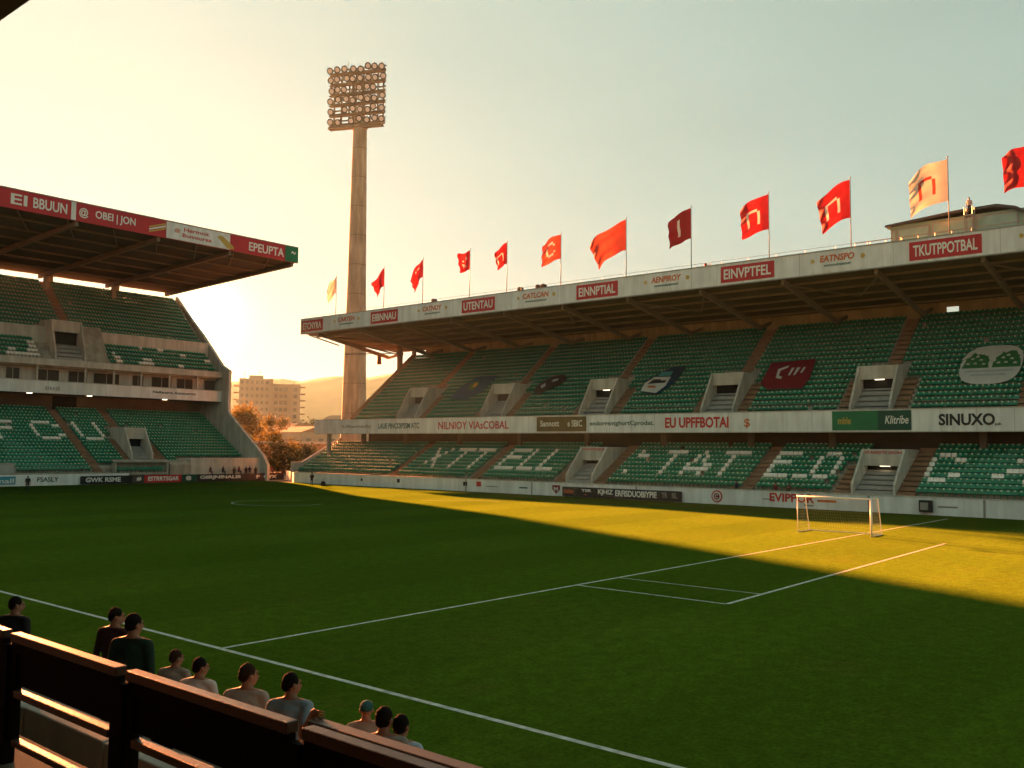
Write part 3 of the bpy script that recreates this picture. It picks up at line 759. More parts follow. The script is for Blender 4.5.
# ------------------------------------------------------------------ walls and boards round the pitch
pw = thing('perimeter_wall', (86.7, 60, 0), 'low white wall in front of the long stand with red EVIPPOR lettering', 'wall')
mb = MB(); mb.box(86.55, 86.85, -6, 116, 0, 1.52); mb.prism([(86.55, 116.0), (86.85, 116.0), (92.2, 125.0), (91.9, 125.2)], 'z', 0, 1.5); mb.build('wall', WHITE, pw)
mb = MB(); mb.box(86.5, 86.9, -6, 116.05, 1.523, 1.6); mb.build('coping', CONC_PALE, pw)
text('lettering', 'EVIPPOR', RLET, pw, (86.53, 39.9, .55), (0, -1, 0), (0, 0, 1), 4.5, .85, .02, .03)
text('lettering', 'liittr', KLET, pw, (86.53, 36.4, .25), (0, -1, 0), (0, 0, 1), 1.0, .18, .02)
def disc(parent, x, y, z, r, m, name='round_emblem', th=.03):
    mb = MB(); mb.tube((x, y, z), (x - th, y, z), r, n=28); return mb.build(name, m, parent)
e = disc(pw, 86.54, 45.6, .8, .62, RED); disc(e, 86.50, 45.6, .8, .48, WHITE, 'ring'); disc(e, 86.46, 45.6, .8, .33, DKRED, 'centre'); text('lettering', 'C', WLET, e, (86.42, 45.78, .6), (0, -1, 0), (0, 0, 1), .36, .4)
mb = MB(); mb.box(86.51, 86.545, 65.3, 67.1, .05, 1.5); e = mb.build('crest_panel', BLUEP if False else WHITE, pw)
mb = MB(); mb.prism([(66.75, 1.25), (65.65, 1.25), (65.65, .75), (66.2, .25), (66.75, .75)], 'x', 86.47, 86.505)
mb.build('shield', DKRED, e); text('lettering', 'M', WLET, e, (86.45, 66.5, .6), (0, -1, 0), (0, 0, 1), .6, .45)
for y, w, h, m in ((80.7, .7, .5, KLET), (78.4, .8, .6, RLET), (76.2, 1.9, .12, STEEL), (71.2, 1.3, .16, GLET), (93, .5, .5, KLET), (100.5, .35, .35, KLET), (23.5, 1.6, .14, STEEL), (40, 1.2, .12, STEEL), (34.2, 1.8, .22, OLET)):
    mb = MB(); mb.box(86.52, 86.545, y - w / 2, y + w / 2, .7, .7 + h); mb.build('wall_mark', m, pw)
for y in (80.5, 69.8, 55.2, 30.2, 20.5):
    mb = MB(); mb.box(86.52, 86.547, y, y + .18, .02, 1.5); mb.build('joint_strip', STEEL, pw)
pl = thing('perimeter_wall', (55, 125.5, 0), 'low white wall in front of the box-level stand, with a blue panel', 'wall')
mb = MB(); mb.box(18, 65.5, 125.4, 125.65, 0, 1.45); mb.build('wall', WHITE, pl)
p = sign(TL, pl, 46.5, 50.4, 125.39, .25, 1.25, BLUEP, 'blue sign panel'); ltext(p, 'amall', WLET, 47.4, 50.2, 125.33, .4, 1.0)
ltext(pl, 'FSASLY', KLET, 53.1, 55.8, 125.385, .5, 1.1)
def board(s0, s1, m, label, texts, T, d, h=1.15, lab2=None):
    loc = T((s0 + s1) / 2, d, 0)
    t = thing('advertising_board', loc, label, 'advertising board', 'advertising boards round the pitch')
    mb = MB(T); mb.box(min(s0, s1), max(s0, s1), d - .09, d, .06, h); b = mb.build('panel', m, t, bevel=.01)
    mb = MB(T)
    for s in (min(s0, s1) + .3, max(s0, s1) - .3): mb.box(s - .04, s + .04, d - .05, d + .45, 0, .055); mb.bar((s, d + .4, .03), (s, d + .02, h * .8), .05, .05)
    mb.build('stand', STEEL, t)
    for w, a, b_, mm, z0, z1 in texts:
        if T is TR: text('lettering', w, mm, b, (d - .1, a, z0), (0, -1, 0), (0, 0, 1), abs(a - b_), z1 - z0, .02, .03)
        else: text('lettering', w, mm, b, (a, d - .1, z0), (1, 0, 0), (0, 0, 1), b_ - a, z1 - z0, .02, .03)
    return t
LB = 125.2
board(58.6, 65.8, BLACKP, 'black board lettered GWK RSME beside the white wall', [('GWK RSME', 59.3, 64.2, WLET, .32, .95)], TL, LB)
board(65.85, 67.6, mat('dark_grey_panel', (.05, .045, .04), .5, .1, 1), 'narrow grey board with a white square between black and red boards', [('#', 66.5, 67.2, WLET, .35, .9)], TL, LB)
board(67.65, 73.4, RED, 'red board lettered ESTRRTSGAR', [('ESTRRTSGAR', 68.2, 73.0, WLET, .32, .95)], TL, LB)
board(73.45, 75.9, DKGREEN, 'narrow dark board with a pale round badge beside the red one', [('@', 74.1, 75.0, WLET, .3, .95)], TL, LB)
board(75.95, 84.7, BLACKP, 'long black board lettered GIIRJNINALIB in front of the sitting people', [('GIIRJNINALIB', 76.4, 83.4, WLET, .32, .95)], TL, LB)
board(84.75, 91.4, mat('brown_black_panel', (.04, .022, .015), .5, .1, 1), 'brown-black board lettered F UYX at the corner of the pitch', [('F', 86.2, 86.8, WLET, .35, .9), ('UYX', 87.6, 90.0, WLET, .35, .85)], TL, LB)
board(65.1, 63.3, BLACKP, 'short black board lettered Gobbte in red', [('Gobbte', 64.9, 63.5, OLET, .4, .9)], TR, 86.3)
board(63.25, 60.4, BLACKP, 'black board with small white and red marks', [('TSR', 62.4, 61.0, WLET, .65, .95), ('v', 62, 61.6, OLET, .25, .4)], TR, 86.3)
board(60.35, 49.5, BLACKP, 'long black board lettered KJHIZ ERFISDUOBIYPIE below the aisle', [('KJHIZ', 60.1, 58.1, WLET, .32, 1.0), ('ERFISDUOBIYPIE', 57.8, 52.5, WLET, .32, 1.0), ('TR', 51.9, 51.2, STEEL, .4, .95), ('SL', 50.7, 50, STEEL, .4, .95)], TR, 86.3)
# dugout
dg_ = thing('team_dugout', (67, 126.3, 0), 'white framed dugout with a row of green seats beside the aisle foot', 'dugout')
mb = MB(); mb.box(63.8, 64.0, 126.0, 127.0, 0, 2.9); mb.box(71.6, 71.8, 126.0, 127.0, 0, 2.9); mb.prism([(126.0, 2.95), (127.0, 3.25), (127.0, 3.35), (126.0, 3.05)], 'x', 63.6, 72.0); mb.build('frame', CONC, dg_)
mb = MB(); mb.box(64.0, 71.6, 126.9, 127.0, .4, 2.95); mb.build('back_panel', CONC, dg_)
for i in range(12):
    mb = MB(); mb.add([(64.6 + i * .58 + v[0], 126.15 + v[1], 1.5 + v[2]) for v in SEAT.v], SEAT.f); mb.build('seat', SEATG, dg_)
mb = MB(); mb.box(64.0, 71.6, 126.1, 126.85, 1.2, 1.498); mb.build('plinth', CONC, dg_)
mb = MB(); mb.prism([(126.0, 0), (126.0, 2.6), (127.0, 3.2), (127.0, 0)], 'x', 72.1, 75.4); mb.build('ramp', CONC, dg_)
d2 = thing('team_dugout', (48.6, 126.3, 0), 'dugout with a rounded clear canopy at the foot of the seats lettered F', 'dugout')
prof = [(126.0 + 1.1 * (1 - math.cos(R(a))) * .8, 1.3 + 1.7 * math.sin(R(a))) for a in range(0, 100, 12)]
mb = MB(); mb.prism(prof + [(p_[0] + .05, p_[1] - .06) for p_ in prof[::-1]], 'x', 46.2, 50.6); mb.build('canopy', mat('grey_acrylic', (.30, .27, .22), .25, .1, 1, spec=.6), d2, smooth=False)
mb = MB(); mb.box(46.2, 46.3, 126, 127, 0, 2.6); mb.box(50.55, 50.65, 126, 127, 0, 2.6); mb.build('frame', STEEL, d2)
mb = MB(); mb.box(46.4, 50.4, 126.5, 126.9, 1.6, 1.7); mb.build('bench', SEATG, d2)

# ------------------------------------------------------------------ flags along the roof edge
FRED = mat('red_flag_cloth', (.38, .016, .018), .8, .12, 1.2, transl=.28)
FORG = mat('orange_red_flag_cloth', (.48, .065, .035), .8, .12, 1.2, transl=.35)
FWHT = mat('white_flag_cloth', (.66, .58, .45), .8, .06, 1.2, transl=.25)
FLET = mat('flag_letter_white', (.75, .70, .60), .8, .05, 1.2, transl=.25)
FDK = mat('flag_letter_red', (.42, .05, .03), .8, .05, 1.2, transl=.4)
def flag(y, ztop, L, H, droop, curl, m, lm, ch, label, zb=25.3, x=90.0, gx=(.3, .75), gy=(.25, .8)):
    t = thing('flag_pole', (x, y, zb), label, 'flag', 'flags along the stand roof')
    mb = MB(); mb.tube((x, y, zb - .3), (x, y, ztop + .12), .055, .035, 8); mb.ell((x, y, ztop + .16), (.08, .08, .08), 8, 6); mb.build('pole', POLE, t, smooth=True)
    nu, nv = 36, 26
    mb = MB(); vs = []; mi = []
    for j in range(nv + 1):
        for i in range(nu + 1):
            u, v = i / nu, j / nv
            # the cloth blows towards +Y, sags with distance from the pole and ripples sideways
            run = L * (u - .10 * u * u * curl * (1 - v))
            yy = y + .05 + run * (1 - .22 * curl * u * (1 - v))
            zz = ztop - .05 - H * (1 - v) * (1 - .16 * u * curl) - droop * (u ** 1.7) * (1 + .2 * math.sin(5 * u + 3 * y)) 
            zz += .10 * math.sin(6.5 * u + y) * u * (.4 + v)
            xx = x - .30 * u * math.sin(4.2 * u + 1.8 * v + y * .7) - .10 * u * math.sin(9.5 * u - 2.2 * v + y) + .10 * u * math.sin(15 * v + 4 * u)
            vs.append((xx, yy, zz))
    fs = []
    for j in range(nv):
        for i in range(nu):
            fs.append((j * (nu + 1) + i, j * (nu + 1) + i + 1, (j + 1) * (nu + 1) + i + 1, (j + 1) * (nu + 1) + i))
            u, v = (i + .5) / nu, (j + .5) / nv
            fx = 1 - (u - gx[0]) / (gx[1] - gx[0]); fy = (v - gy[0]) / (gy[1] - gy[0])
            mi.append(1 if ch and 0 <= fx < 1 and 0 <= fy < 1 and glyph(ch, fx, fy) else 0)
    mb.add(vs, fs, mi); f = mb.build('cloth', [m, lm], t, smooth=True)
    return t
flag(111.3, 31.3, 1.9, 2.4, 2.1, .8, FWHT, FDK, None, 'small pale flag beside the floodlight mast')
flag(100.5, 31.4, 2.4, 2.7, 2.5, 1.3, FRED, FLET, None, 'plain red flag with a long drooping tail, first one past the mast')
flag(92.5, 31.7, 2.2, 2.5, 2.7, 1.3, FRED, FLET, '.', 'red flag hanging steeply between the plain one and the square one')
flag(83.6, 31.8, 2.0, 2.6, .5, .3, FRED, FLET, '*', 'short square red flag with white specks')
flag(77.1, 32.0, 2.2, 2.8, 1.6, 1.4, FRED, FLET, 'n', 'small dark red flag tapering down, left of the orange one')
flag(68.4, 31.8, 2.9, 3.0, .9, .3, FORG, FLET, 'C', 'orange-red flag with a white C')
flag(58.9, 32.2, 5.2, 3.6, 2.9, 1.1, FORG, FDK, 'T', 'longest orange-red flag, without a white letter, its tail swept down')
flag(50.4, 32.2, 2.9, 3.4, 1.5, .5, FRED, FLET, 'I', 'red flag with one white upright stroke')
flag(41.3, 32.2, 3.3, 3.7, 1.1, .5, FRED, FLET, 'n', 'red flag with a curved white letter above the EINVPTFEL panel')
flag(32.8, 32.2, 3.4, 3.8, 1.7, .7, FRED, FLET, 'n', 'bright red flag with white hooked letter beside the white flag')
flag(23.8, 32.5, 3.5, 3.9, 1.2, .3, FWHT, FDK, 'n', 'cream flag with a red letter in front of the roof cabin')
flag(17.4, 32.4, 1.9, 3.6, .4, .3, FRED, FLET, None, 'red flag cut by the frame edge above the roof cabin')

# ------------------------------------------------------------------ roof cabin and roof gear
CABW = mat('cabin_panel', (.24, .42, .30), .5, .12, .8)
cb = thing('roof_cabin', (96, 25, 25), 'flat cabin with a curved dark roof on top of the long stand', 'cabin')
mb = MB(); mb.box(94, 97, 18.4, 30.3, 24.6, 27.9); mb.build('wall', CABW, cb)
top = [(30.7, 27.75), (30.7, 27.95), (24, 28.45), (20.6, 28.5), (19, 28.05), (17.8, 27.2), (17.8, 27.0), (19.2, 27.85), (20.8, 28.25), (24, 28.2)]
mb = MB(); mb.prism(top, 'x', 93.5, 97.5); mb.build('roof', mat('cabin_roof', (.06, .07, .06), .6, .1, 1), cb)
for a, b, z1 in ((29.75, 30.2, 27.4), (26.6, 29.6, 27.5), (22.6, 26.4, 27.7), (18.9, 22.4, 27.7)):
    mb = MB(); mb.box(93.93, 93.99, a, b, 25.4, z1); f = mb.build('window', STEEL, cb)
    mb = MB(); mb.box(93.9, 93.96, a + .12, b - .12, 25.5, z1 - .12); mb.build('pane', mat('cabin_glass', (.26, .42, .30), .2, .1, 1, spec=.7), f)
rail(TR, cb, 18, 33, 91.6, 25.0, 1.1, 1.5, .03)
def roof_lamp(y, x, z, label, n=1):
    t = thing('roof_spotlight', (x, y, z), label, 'spotlight', 'dark fittings on the roof edge')
    mb = MB(); mb.box(x - .3, x + .3, y - .3, y + .3, z - .1, z + .1); mb.tube((x, y, z), (x, y, z + .5), .06); mb.build('stand', STEEL, t)
    for k in range(n):
        yy = y + (k - (n - 1) / 2) * .85
        mb = MB(); mb.tube((x - .25, yy, z + .62), (x + .3, yy, z + .75), .34, .24, 14); mb.ell((x + .32, yy, z + .76), (.16, .22, .22)); mb.build('housing', BLACKP, t, smooth=True)
        mb = MB(); mb.tube((x - .26, yy, z + .62), (x - .3, yy, z + .61), .30, n=14); mb.build('lens', GLASS, t)
roof_lamp(91.4, 91.2, 25.2, 'dark round fitting on the roof between the second and third red flags')
roof_lamp(72.4, 91.2, 25.2, 'pair of dark round fittings on the roof beside the orange flag', 2)
roof_lamp(75.8, 91.2, 25.2, 'brown box fitting on the roof just before the dark pair')
t = thing('roof_post', (91.2, 49.3, 25.2), 'short post with red top standing on the roof edge', 'post')
mb = MB(); mb.tube((91.2, 49.3, 25.0), (91.2, 49.3, 26.0), .16, n=10); mb.build('post', DKRED, t); mb = MB(); mb.tube((91.2, 48.7, 25.2), (91.2, 48.7, 26.0), .04); mb.tube((91.2, 48.7, 25.9), (91.2, 49.3, 25.7), .03); mb.build('arm', STEEL, t)

# small lamp hung on a long arm under the open roof end
hl = thing('hanging_lamp', (97, 112.3, 20), 'small lantern hung from a thin arm under the open roof end', 'lamp')
mb = MB(); mb.tube((104, 112.0, 20.8), (100.5, 121.5, 20.9), .07, n=8); mb.tube((102.2, 115.0, 20.8), (102.2, 115.0, 20.2), .05, n=8); mb.build('arm', KLET, hl)
mb = MB(); mb.tube((102.2, 115.0, 20.25), (102.2, 115.0, 19.0), .34, .42, 12); mb.tube((102.2, 115.0, 20.45), (102.2, 115.0, 20.25), .15, .42, 12); mb.build('housing', mat('lantern_brown', (.12, .05, .02), .6, .1, 2), hl)

# ------------------------------------------------------------------ floodlight mast
mx, my = 122.0, 144.5
fm = thing('floodlight_mast', (mx, my, 0), 'tall tapering concrete mast carrying a block of floodlights', 'floodlight mast')
mb = MB(); n = 20; prof = [(0, 2.75), (12, 2.45), (40, 1.85), (70.5, 1.4)]
for (z0, r0), (z1, r1) in zip(prof, prof[1:]): mb.tube((mx, my, z0), (mx, my, z1), r0, r1, 28, caps=False)
mb.tube((mx, my, 70.4), (mx, my, 70.6), 1.6, n=28)
mb.build('shaft', mat('mast_concrete', (.40, .33, .23), .85, .16, .3, .1, 5, stain=.32), fm, smooth=True)
for z in range(6, 70, 6):
    rr = next(r0 + (r1 - r0) * (z - z0) / (z1 - z0) for (z0, r0), (z1, r1) in zip(prof, prof[1:]) if z0 <= z <= z1)
    mb = MB(); mb.tube((mx, my, z), (mx, my, z + .12), rr + .015, rr + .015, 28); mb.build('shaft_joint', CONC_DARK, fm)
mb = MB()
for o in (-.25, .25): mb.tube((mx - 2.6, my - 1.2 + o, 0), (mx - 1.35, my - .7 + o, 70), .035, n=5)
for k in range(0, 175): f = k / 175; mb.tube((mx - 2.6 + 1.25 * f, my - 1.45 + .5 * f, 70 * f), (mx - 2.6 + 1.25 * f, my - .95 + .5 * f, 70 * f), .02, n=4)
mb.build('ladder', STEEL, fm)
fw = Vector((-M3[0][2], -M3[1][2], 0)).normalized(); rt = Vector((fw.y, -fw.x, 0))
pu = (rt * .966 - fw * .26).normalized()           # along the panel
pn = Vector((pu.y, -pu.x, 0)) * 1; pn = pn if pn.dot(fw) < 0 else -pn
base = Vector((mx, my, 0)) + pn * .6
FRM = mat('lamp_frame_rust', (.20, .16, .11), .7, .2, .6, metal=.2)
Z0, Z1, HW = 71.0, 82.6, 6.1
def pp(u, z, o=0): return base + pu * (u - .35) + pn * o + Vector((0, 0, z))
mb = MB()
for k in range(6): zz = Z0 + .25 + k * 2.15; mb.bar(pp(-HW, zz), pp(HW, zz), .22, .5); mb.bar(pp(-HW, zz - .45, .35), pp(HW, zz - .45, .35), 1.0, .1); mb.bar(pp(-HW, zz + .9, -.2), pp(HW, zz + .9, -.2), .12, .3)
for u in (-5.2, -3.6, -1.9, -.4, 1.2, 2.8, 4.4, 5.6): mb.bar(pp(u, Z0, -.1), pp(u, Z1, -.1), .28, .28, up=pn)
for a, b in ((-4.4, 0), (0, 4.4), (4.4, 0), (0, -4.4)): mb.bar(pp(a, Z0 + .5, -.25), pp(b, Z1 - .8, -.25), .16, .16)
for a in (-1, 1): mb.bar(pp(a * 1.1, 70.2, -.5), pp(a * 1.1, Z1 - 1.5, -.3), .5, .5, up=pn)
mb.prism([tuple((pp(u, 0, o)).xy) for u, o in ((-HW, -.4), (HW - 0.4, -.4), (HW - .4, .9), (-HW, .9))], 'z', Z0 - .75, Z0 - .4)
mb.build('lamp_frame', FRM, fm)
LENS = mat('lamp_lens', (.80, .84, .84), .12, .05, 1, spec=.9)
HOUS = mat('lamp_housing', (.035, .04, .035), .4, .2, 3, metal=.3)
fl0 = None
rl = random.Random(3)
for r in range(6):
    for c in range(8):
        if rl.random() < .06: continue
        u = -5.6 + c * 1.6 + rl.uniform(-.3, .3); zz = Z0 + .9 + r * 2.15 + rl.uniform(-.3, .3)
        q = pp(u, zz, .55)
        if fl0 is None:
            mb = MB(); dd = Vector((-.1, -.1, -.42)); ax = (pn * .9 + Vector((0, 0, -.38))).normalized()
            mb.tube((0, 0, 0), ax * .35, .42, .72, 14); mb.tube(ax * .35, ax * .45, .72, .72, 14); mb.ell((0, 0, 0), (.44, .44, .44), 12, 8)
            mb.bar((0, 0, -.8), (0, 0, 0), .2, .5, up=tuple(pn))
            fl0 = mb.build('floodlight', HOUS, fm, local=True)
            m2 = MB(); m2.tube(ax * .44, ax * .49, .47, n=14); ln0 = m2.build('lens', LENS, fl0, local=True)
            f_ = fl0
        else:
            f_ = fl0.copy(); C.objects.link(f_); f_.parent = fm
            l_ = ln0.copy(); C.objects.link(l_); l_.parent = f_
        f_.location = q - Vector((mx, my, 0))
mb = MB()
for u, h in ((-2.6, 1.4), (-2.2, 1.9), (5.2, 1.3)): mb.tube(pp(u, Z1 - .4), pp(u, Z1 + h), .05, n=6)
mb.build('lightning_rod', POLE, fm)

# ------------------------------------------------------------------ goal
gl = thing('football_goal', (61.4, 25, 0), 'white football goal with a loose net standing on the sunlit grass', 'goal')
GW = mat('goal_white', (.80, .79, .74), .4, .03, 2)
y0, y1 = 21.35, 26.3
for y in (y0, y1): mb = MB(); mb.tube((61.4, y, 0), (61.4, y, 2.44), .075 if y == y0 else .03, n=14); mb.build('post', GW, gl, smooth=True)
mb = MB(); mb.tube((61.4, y0 - .07, 2.44), (61.4, y1 + .05, 2.44), .05, n=14); mb.build('crossbar', GW, gl, smooth=True)
for y in (y0, y1): mb = MB(); mb.tube((61.4, y, 2.44), (62.7, y, 2.42), .04, n=8); mb.tube((62.7, y, 2.42), (63.4, y, 0), .03, n=8); mb.build('net_support', GW, gl)
mb = MB(); mb.tube((63.4, y0, .04), (63.4, y1, .04), .03, n=6); mb.tube((61.4, y0, .04), (63.4, y0, .04), .03, n=6); mb.tube((61.4, y1, .04), (63.4, y1, .04), .03, n=6); mb.build('base_bar', GW, gl)
NET = mat('net_cord', (.62, .56, .42), .8, .1, 3)
mb = MB()
def sag(p, k=.0): return (p[0] + .05 * noise.noise((p[1] * 2, p[2] * 2, 1)), p[1] + .06 * noise.noise((p[0] * 3, p[2] * 2, 5)), p[2])
def backx(z): return 63.4 - .7 * z / 2.42
for i in range(0, 31):
    y = y0 + (y1 - y0) * i / 30
    pts = [sag((backx(z), y, z)) for z in (0, .5, 1, 1.5, 2, 2.42)] + [(61.42, y, 2.44)]
    for a, b in zip(pts, pts[1:]): mb.tube(a, b, .0022, n=3, caps=False)
for k in range(0, 13):
    z = k * .2
    pts = [sag((backx(z), y0 + (y1 - y0) * i / 12, z)) for i in range(13)]
    for a, b in zip(pts, pts[1:]): mb.tube(a, b, .0022, n=3, caps=False)
    for y in (y0, y1):
        a = sag((backx(z), y, z)); mb.tube(a, (61.42, y, z), .004, n=3, caps=False)
for i in range(1, 10):
    for y in (y0, y1):
        x = 61.4 + i * .2; zt = min(2.43, (63.4 - x) / .7 * 2.42)
        mb.tube((x, y, 0), sag((x, y, zt)), .004, n=3, caps=False)
mb.build('net', NET, gl)

# ------------------------------------------------------------------ banners spread over the seats of the upper tier
def banner(name, label, pts, layers, dz=.36):
    """pts: outline in (s, d) on the upper tier; layers: (polygon in u,v of the banner, material)"""
    cs = sum(p[0] for p in pts) / len(pts); cd = sum(p[1] for p in pts) / len(pts)
    t = thing(name, (cd, cs, tier_z(RU, cd) + dz), label, 'banner', 'banners spread over the seats')
    def surf(s, d, k): return (d - .0, s, tier_z(RU, d) + dz + k + .03 * noise.noise((s * 1.3, d * 1.3, 2)))
    def sheet(poly, k, m, nm):
        bm = bmesh.new()
        lo = [surf(s, d, k) for s, d in poly]; mbx = MB()
        n = len(lo)
        mbx.add(lo + [(x, y, z - .035) for x, y, z in lo], [tuple(range(n)), tuple(range(n, 2 * n))[::-1]] + [(i, n + i, n + (i + 1) % n, (i + 1) % n) for i in range(n)])
        bm.free(); return mbx.build(nm, m, t)
    sheet(pts, 0, layers[0], 'cloth')
    for i, (poly, m, nm) in enumerate(layers[1:]): sheet(poly, .012 + .004 * i, m, nm)
    return t
ell_ = lambda s, d, a, b, n=22, p=2.0: [(s + a * math.copysign(abs(math.cos(2 * math.pi * i / n)) ** (2 / p), math.cos(2 * math.pi * i / n)), d + b * math.copysign(abs(math.sin(2 * math.pi * i / n)) ** (2 / p), math.sin(2 * math.pi * i / n))) for i in range(n)]
rd = random.Random(21)
def dome(sc, w, d0, h, n=17):
    return [(sc + w, d0), (sc - w, d0)] + [(sc - w * math.cos(math.pi * i / n) * rd.uniform(.86, 1.08), d0 + h * math.sin(math.pi * i / n) ** .7 * rd.uniform(.82, 1.06)) for i in range(1, n)]
PALEC = mat('pale_cloth', (.62, .60, .52), .85, .08, 1.2)
LEAFC = mat('printed_leaf_green', (.05, .17, .05), .85, .35, 3)
NAVY = mat('navy_cloth', (.015, .045, .075), .85, .15, 1.5)
BLUEC = mat('blue_cloth', (.02, .085, .13), .85, .2, 1.5)
BRNC = mat('dark_brown_cloth', (.05, .03, .022), .85, .25, 1.5)
GRYC = mat('grey_cloth', (.42, .45, .46), .85, .1, 1.5)
b = banner('seat_banner', 'dark red banner with pale marks spread over upper seats', [(46.1, 97.9), (44.9, 97.0), (40.9, 97.0), (40.6, 98.2), (41.0, 101.2), (46.2, 101.0)], [DKRED,
    ([(44.6, 98.6), (43.9, 98.4), (43.9, 98.7), (44.4, 98.9), (44.5, 99.7), (43.8, 100.1), (43.8, 100.4), (44.9, 99.9)], PALEC, 'letter'),
    ([(43.3, 98.9), (43.1, 98.9), (43.0, 100.0), (43.3, 100.0)], PALEC, 'letter'), ([(42.7, 98.9), (42.5, 98.9), (42.3, 100), (42.7, 100)], PALEC, 'letter'), ([(42.0, 99.2), (41.8, 99.2), (41.7, 100), (41.95, 100)], PALEC, 'letter')])
b = banner('seat_banner', 'pale oval banner showing two green trees beside the end aisle', ell_(22.7, 99.2, 2.75, 2.5, 26, 2.8), [PALEC,
    (dome(24.05, 1.22, 98.75, 2.1), LEAFC, 'printed_tree'), (dome(21.3, 1.25, 98.75, 2.15), LEAFC, 'printed_tree'),
    *[(dome(c + dx, .16, 98.9 + dd, .22), PALEC, 'leaf_gap') for c in (24.05, 21.3) for dx, dd in ((-.7, .25), (-.35, .8), (.1, .35), (.45, .95), (.75, .3), (.05, 1.25))],
    ([(24.9, 98.2), (20.6, 98.2), (20.6, 98.35), (24.9, 98.35)], GRYC, 'printed_wave'), ([(24.3, 97.7), (21.2, 97.7), (21.2, 97.85), (24.3, 97.85)], GRYC, 'printed_wave')])
b = banner('seat_banner', 'navy banner with a grey shield over upper seats', [(61.4, 97.2), (59.0, 96.8), (57.6, 98.5), (57.4, 101.2), (59.4, 101.2), (61.8, 99.2)], [NAVY,
    ([(61.6, 97.4), (59.2, 97.0), (58.5, 98.1), (58.6, 99.5), (61.0, 99.6), (61.8, 98.6)], PALEC, 'shield'),
    ([(61.3, 98.5), (58.9, 98.6), (58.9, 99.2), (60.9, 99.2)], KLET, 'lettering_band'), ([(61.0, 97.9), (59.3, 97.8), (59.2, 98.1), (61.0, 98.2)], OLET, 'lettering_band'), ([(60.6, 99.7), (58.8, 99.7), (58.8, 100.4), (60.4, 100.4)], mat('teal_cloth', (.08, .30, .26), .8), 'band')])
b = banner('seat_banner', 'dark brown rounded banner between two upper entrances', [(79.0, 98.0), (77.7, 97.5), (76.7, 98.3), (75.4, 99.0), (74.9, 100.2), (76.0, 100.9), (78.0, 100.6), (79.2, 99.3)], [BRNC,
    ([(78.6, 99.0), (78.0, 98.5), (77.6, 98.9), (78.1, 99.5)], GRYC, 'pale_patch'), ([(77.2, 99.6), (76.3, 99.8), (76.4, 100.2), (77.2, 100.1)], GRYC, 'pale_patch')])
b = banner('seat_banner', 'blue banner with a small yellow crest at the far end of upper seats', [(94.0, 97.3), (90.5, 97.0), (88.6, 98.6), (88.4, 101.4), (92.3, 101.4), (94.0, 99.6)], [BLUEC,
    ([(92.2, 99.0), (90.9, 98.8), (90.6, 99.9), (91.6, 100.6), (92.4, 100.1)], LEAFC, 'crest'), ([(91.6, 99.4), (90.9, 99.3), (91.0, 100.1), (91.6, 100.2)], GOLD, 'crest_centre')])

# ------------------------------------------------------------------ people
SKIN = mat('obj_skin', (.32, .155, .09), .55, .1, 9, spec=.35)
SKIN2 = mat('obj_skin_dark', (.22, .10, .055), .55, .1, 9, spec=.35)
HAIRD = mat('obj_hair_dark', (.010, .007, .005), .9, .4, 40, .6, 120, spec=.12)
HAIRB = mat('obj_hair_brown', (.035, .018, .010), .9, .4, 40, .6, 120, spec=.12)
TROU = mat('obj_dark_trousers', (.02, .021, .026), .85, .2, 8, .2, 60)
SHOE = mat('obj_shoe', (.02, .016, .014), .6, .2, 10)
EYE = mat('obj_eye', (.06, .04, .03), .3, .1, 20)
def cloth(n, c): return mat('obj_' + n, c, .88, .18, 6, .9, 10)
def cap(mb, p, q, r0, r1, n=12):
    mb.tube(p, q, r0, r1, n); mb.ell(p, (r0,) * 3, n, 8); mb.ell(q, (r1,) * 3, n, 8)
HANDV = None
def hand_mesh():
    """a relaxed hand along -z: palm, four fingers of their own length with a knuckle bend, thumb off the side"""
    mb = MB()
    mb.ell((0, 0, -.045), (.018, .042, .052), 12, 8)
    for i, (y, l) in enumerate(((-.031, .060), (-.011, .074), (.010, .078), (.030, .070))):
        a = Vector((.002, y, -.085)); b = a + Vector((.012, y * .08, -l * .52)); c = b + Vector((.024, 0, -l * .42))
        cap(mb, a, b, .0092, .0085, 8); cap(mb, b, c, .0085, .007, 8)
    a = Vector((.006, .036, -.03)); b = a + Vector((.016, .026, -.026)); c = b + Vector((.012, .006, -.028))
    cap(mb, a, b, .012, .010, 8); cap(mb, b, c, .010, .008, 8)
    return mb
HAND = hand_mesh()
POSES = {
    'stand': dict(pel=(0, 0, .95), che=(.01, 0, 1.28), nec=(0, 0, 1.475), head=(.03, 0, 1.62), sh=(-.005, .188, 1.41), el=(-.03, .25, 1.13), wr=(.045, .255, .89), hip=(0, .085, .93), kn=(.015, .10, .50), an=(-.02, .115, .09)),
    'sit': dict(pel=(-.02, 0, .55), che=(.01, 0, .88), nec=(.03, 0, 1.075), head=(.07, 0, 1.215), sh=(.02, .188, 1.01), el=(.06, .25, .75), wr=(.27, .15, .62), hip=(-.01, .09, .53), kn=(.43, .12, .53), an=(.40, .12, .09)),
    'lean': dict(pel=(0, 0, .95), che=(.05, 0, 1.27), nec=(.08, 0, 1.455), head=(.13, 0, 1.595), sh=(.07, .188, 1.39), el=(.09, .25, 1.11), wr=(.30, .20, 1.04), hip=(0, .085, .93), kn=(.015, .10, .50), an=(-.02, .115, .09)),
}
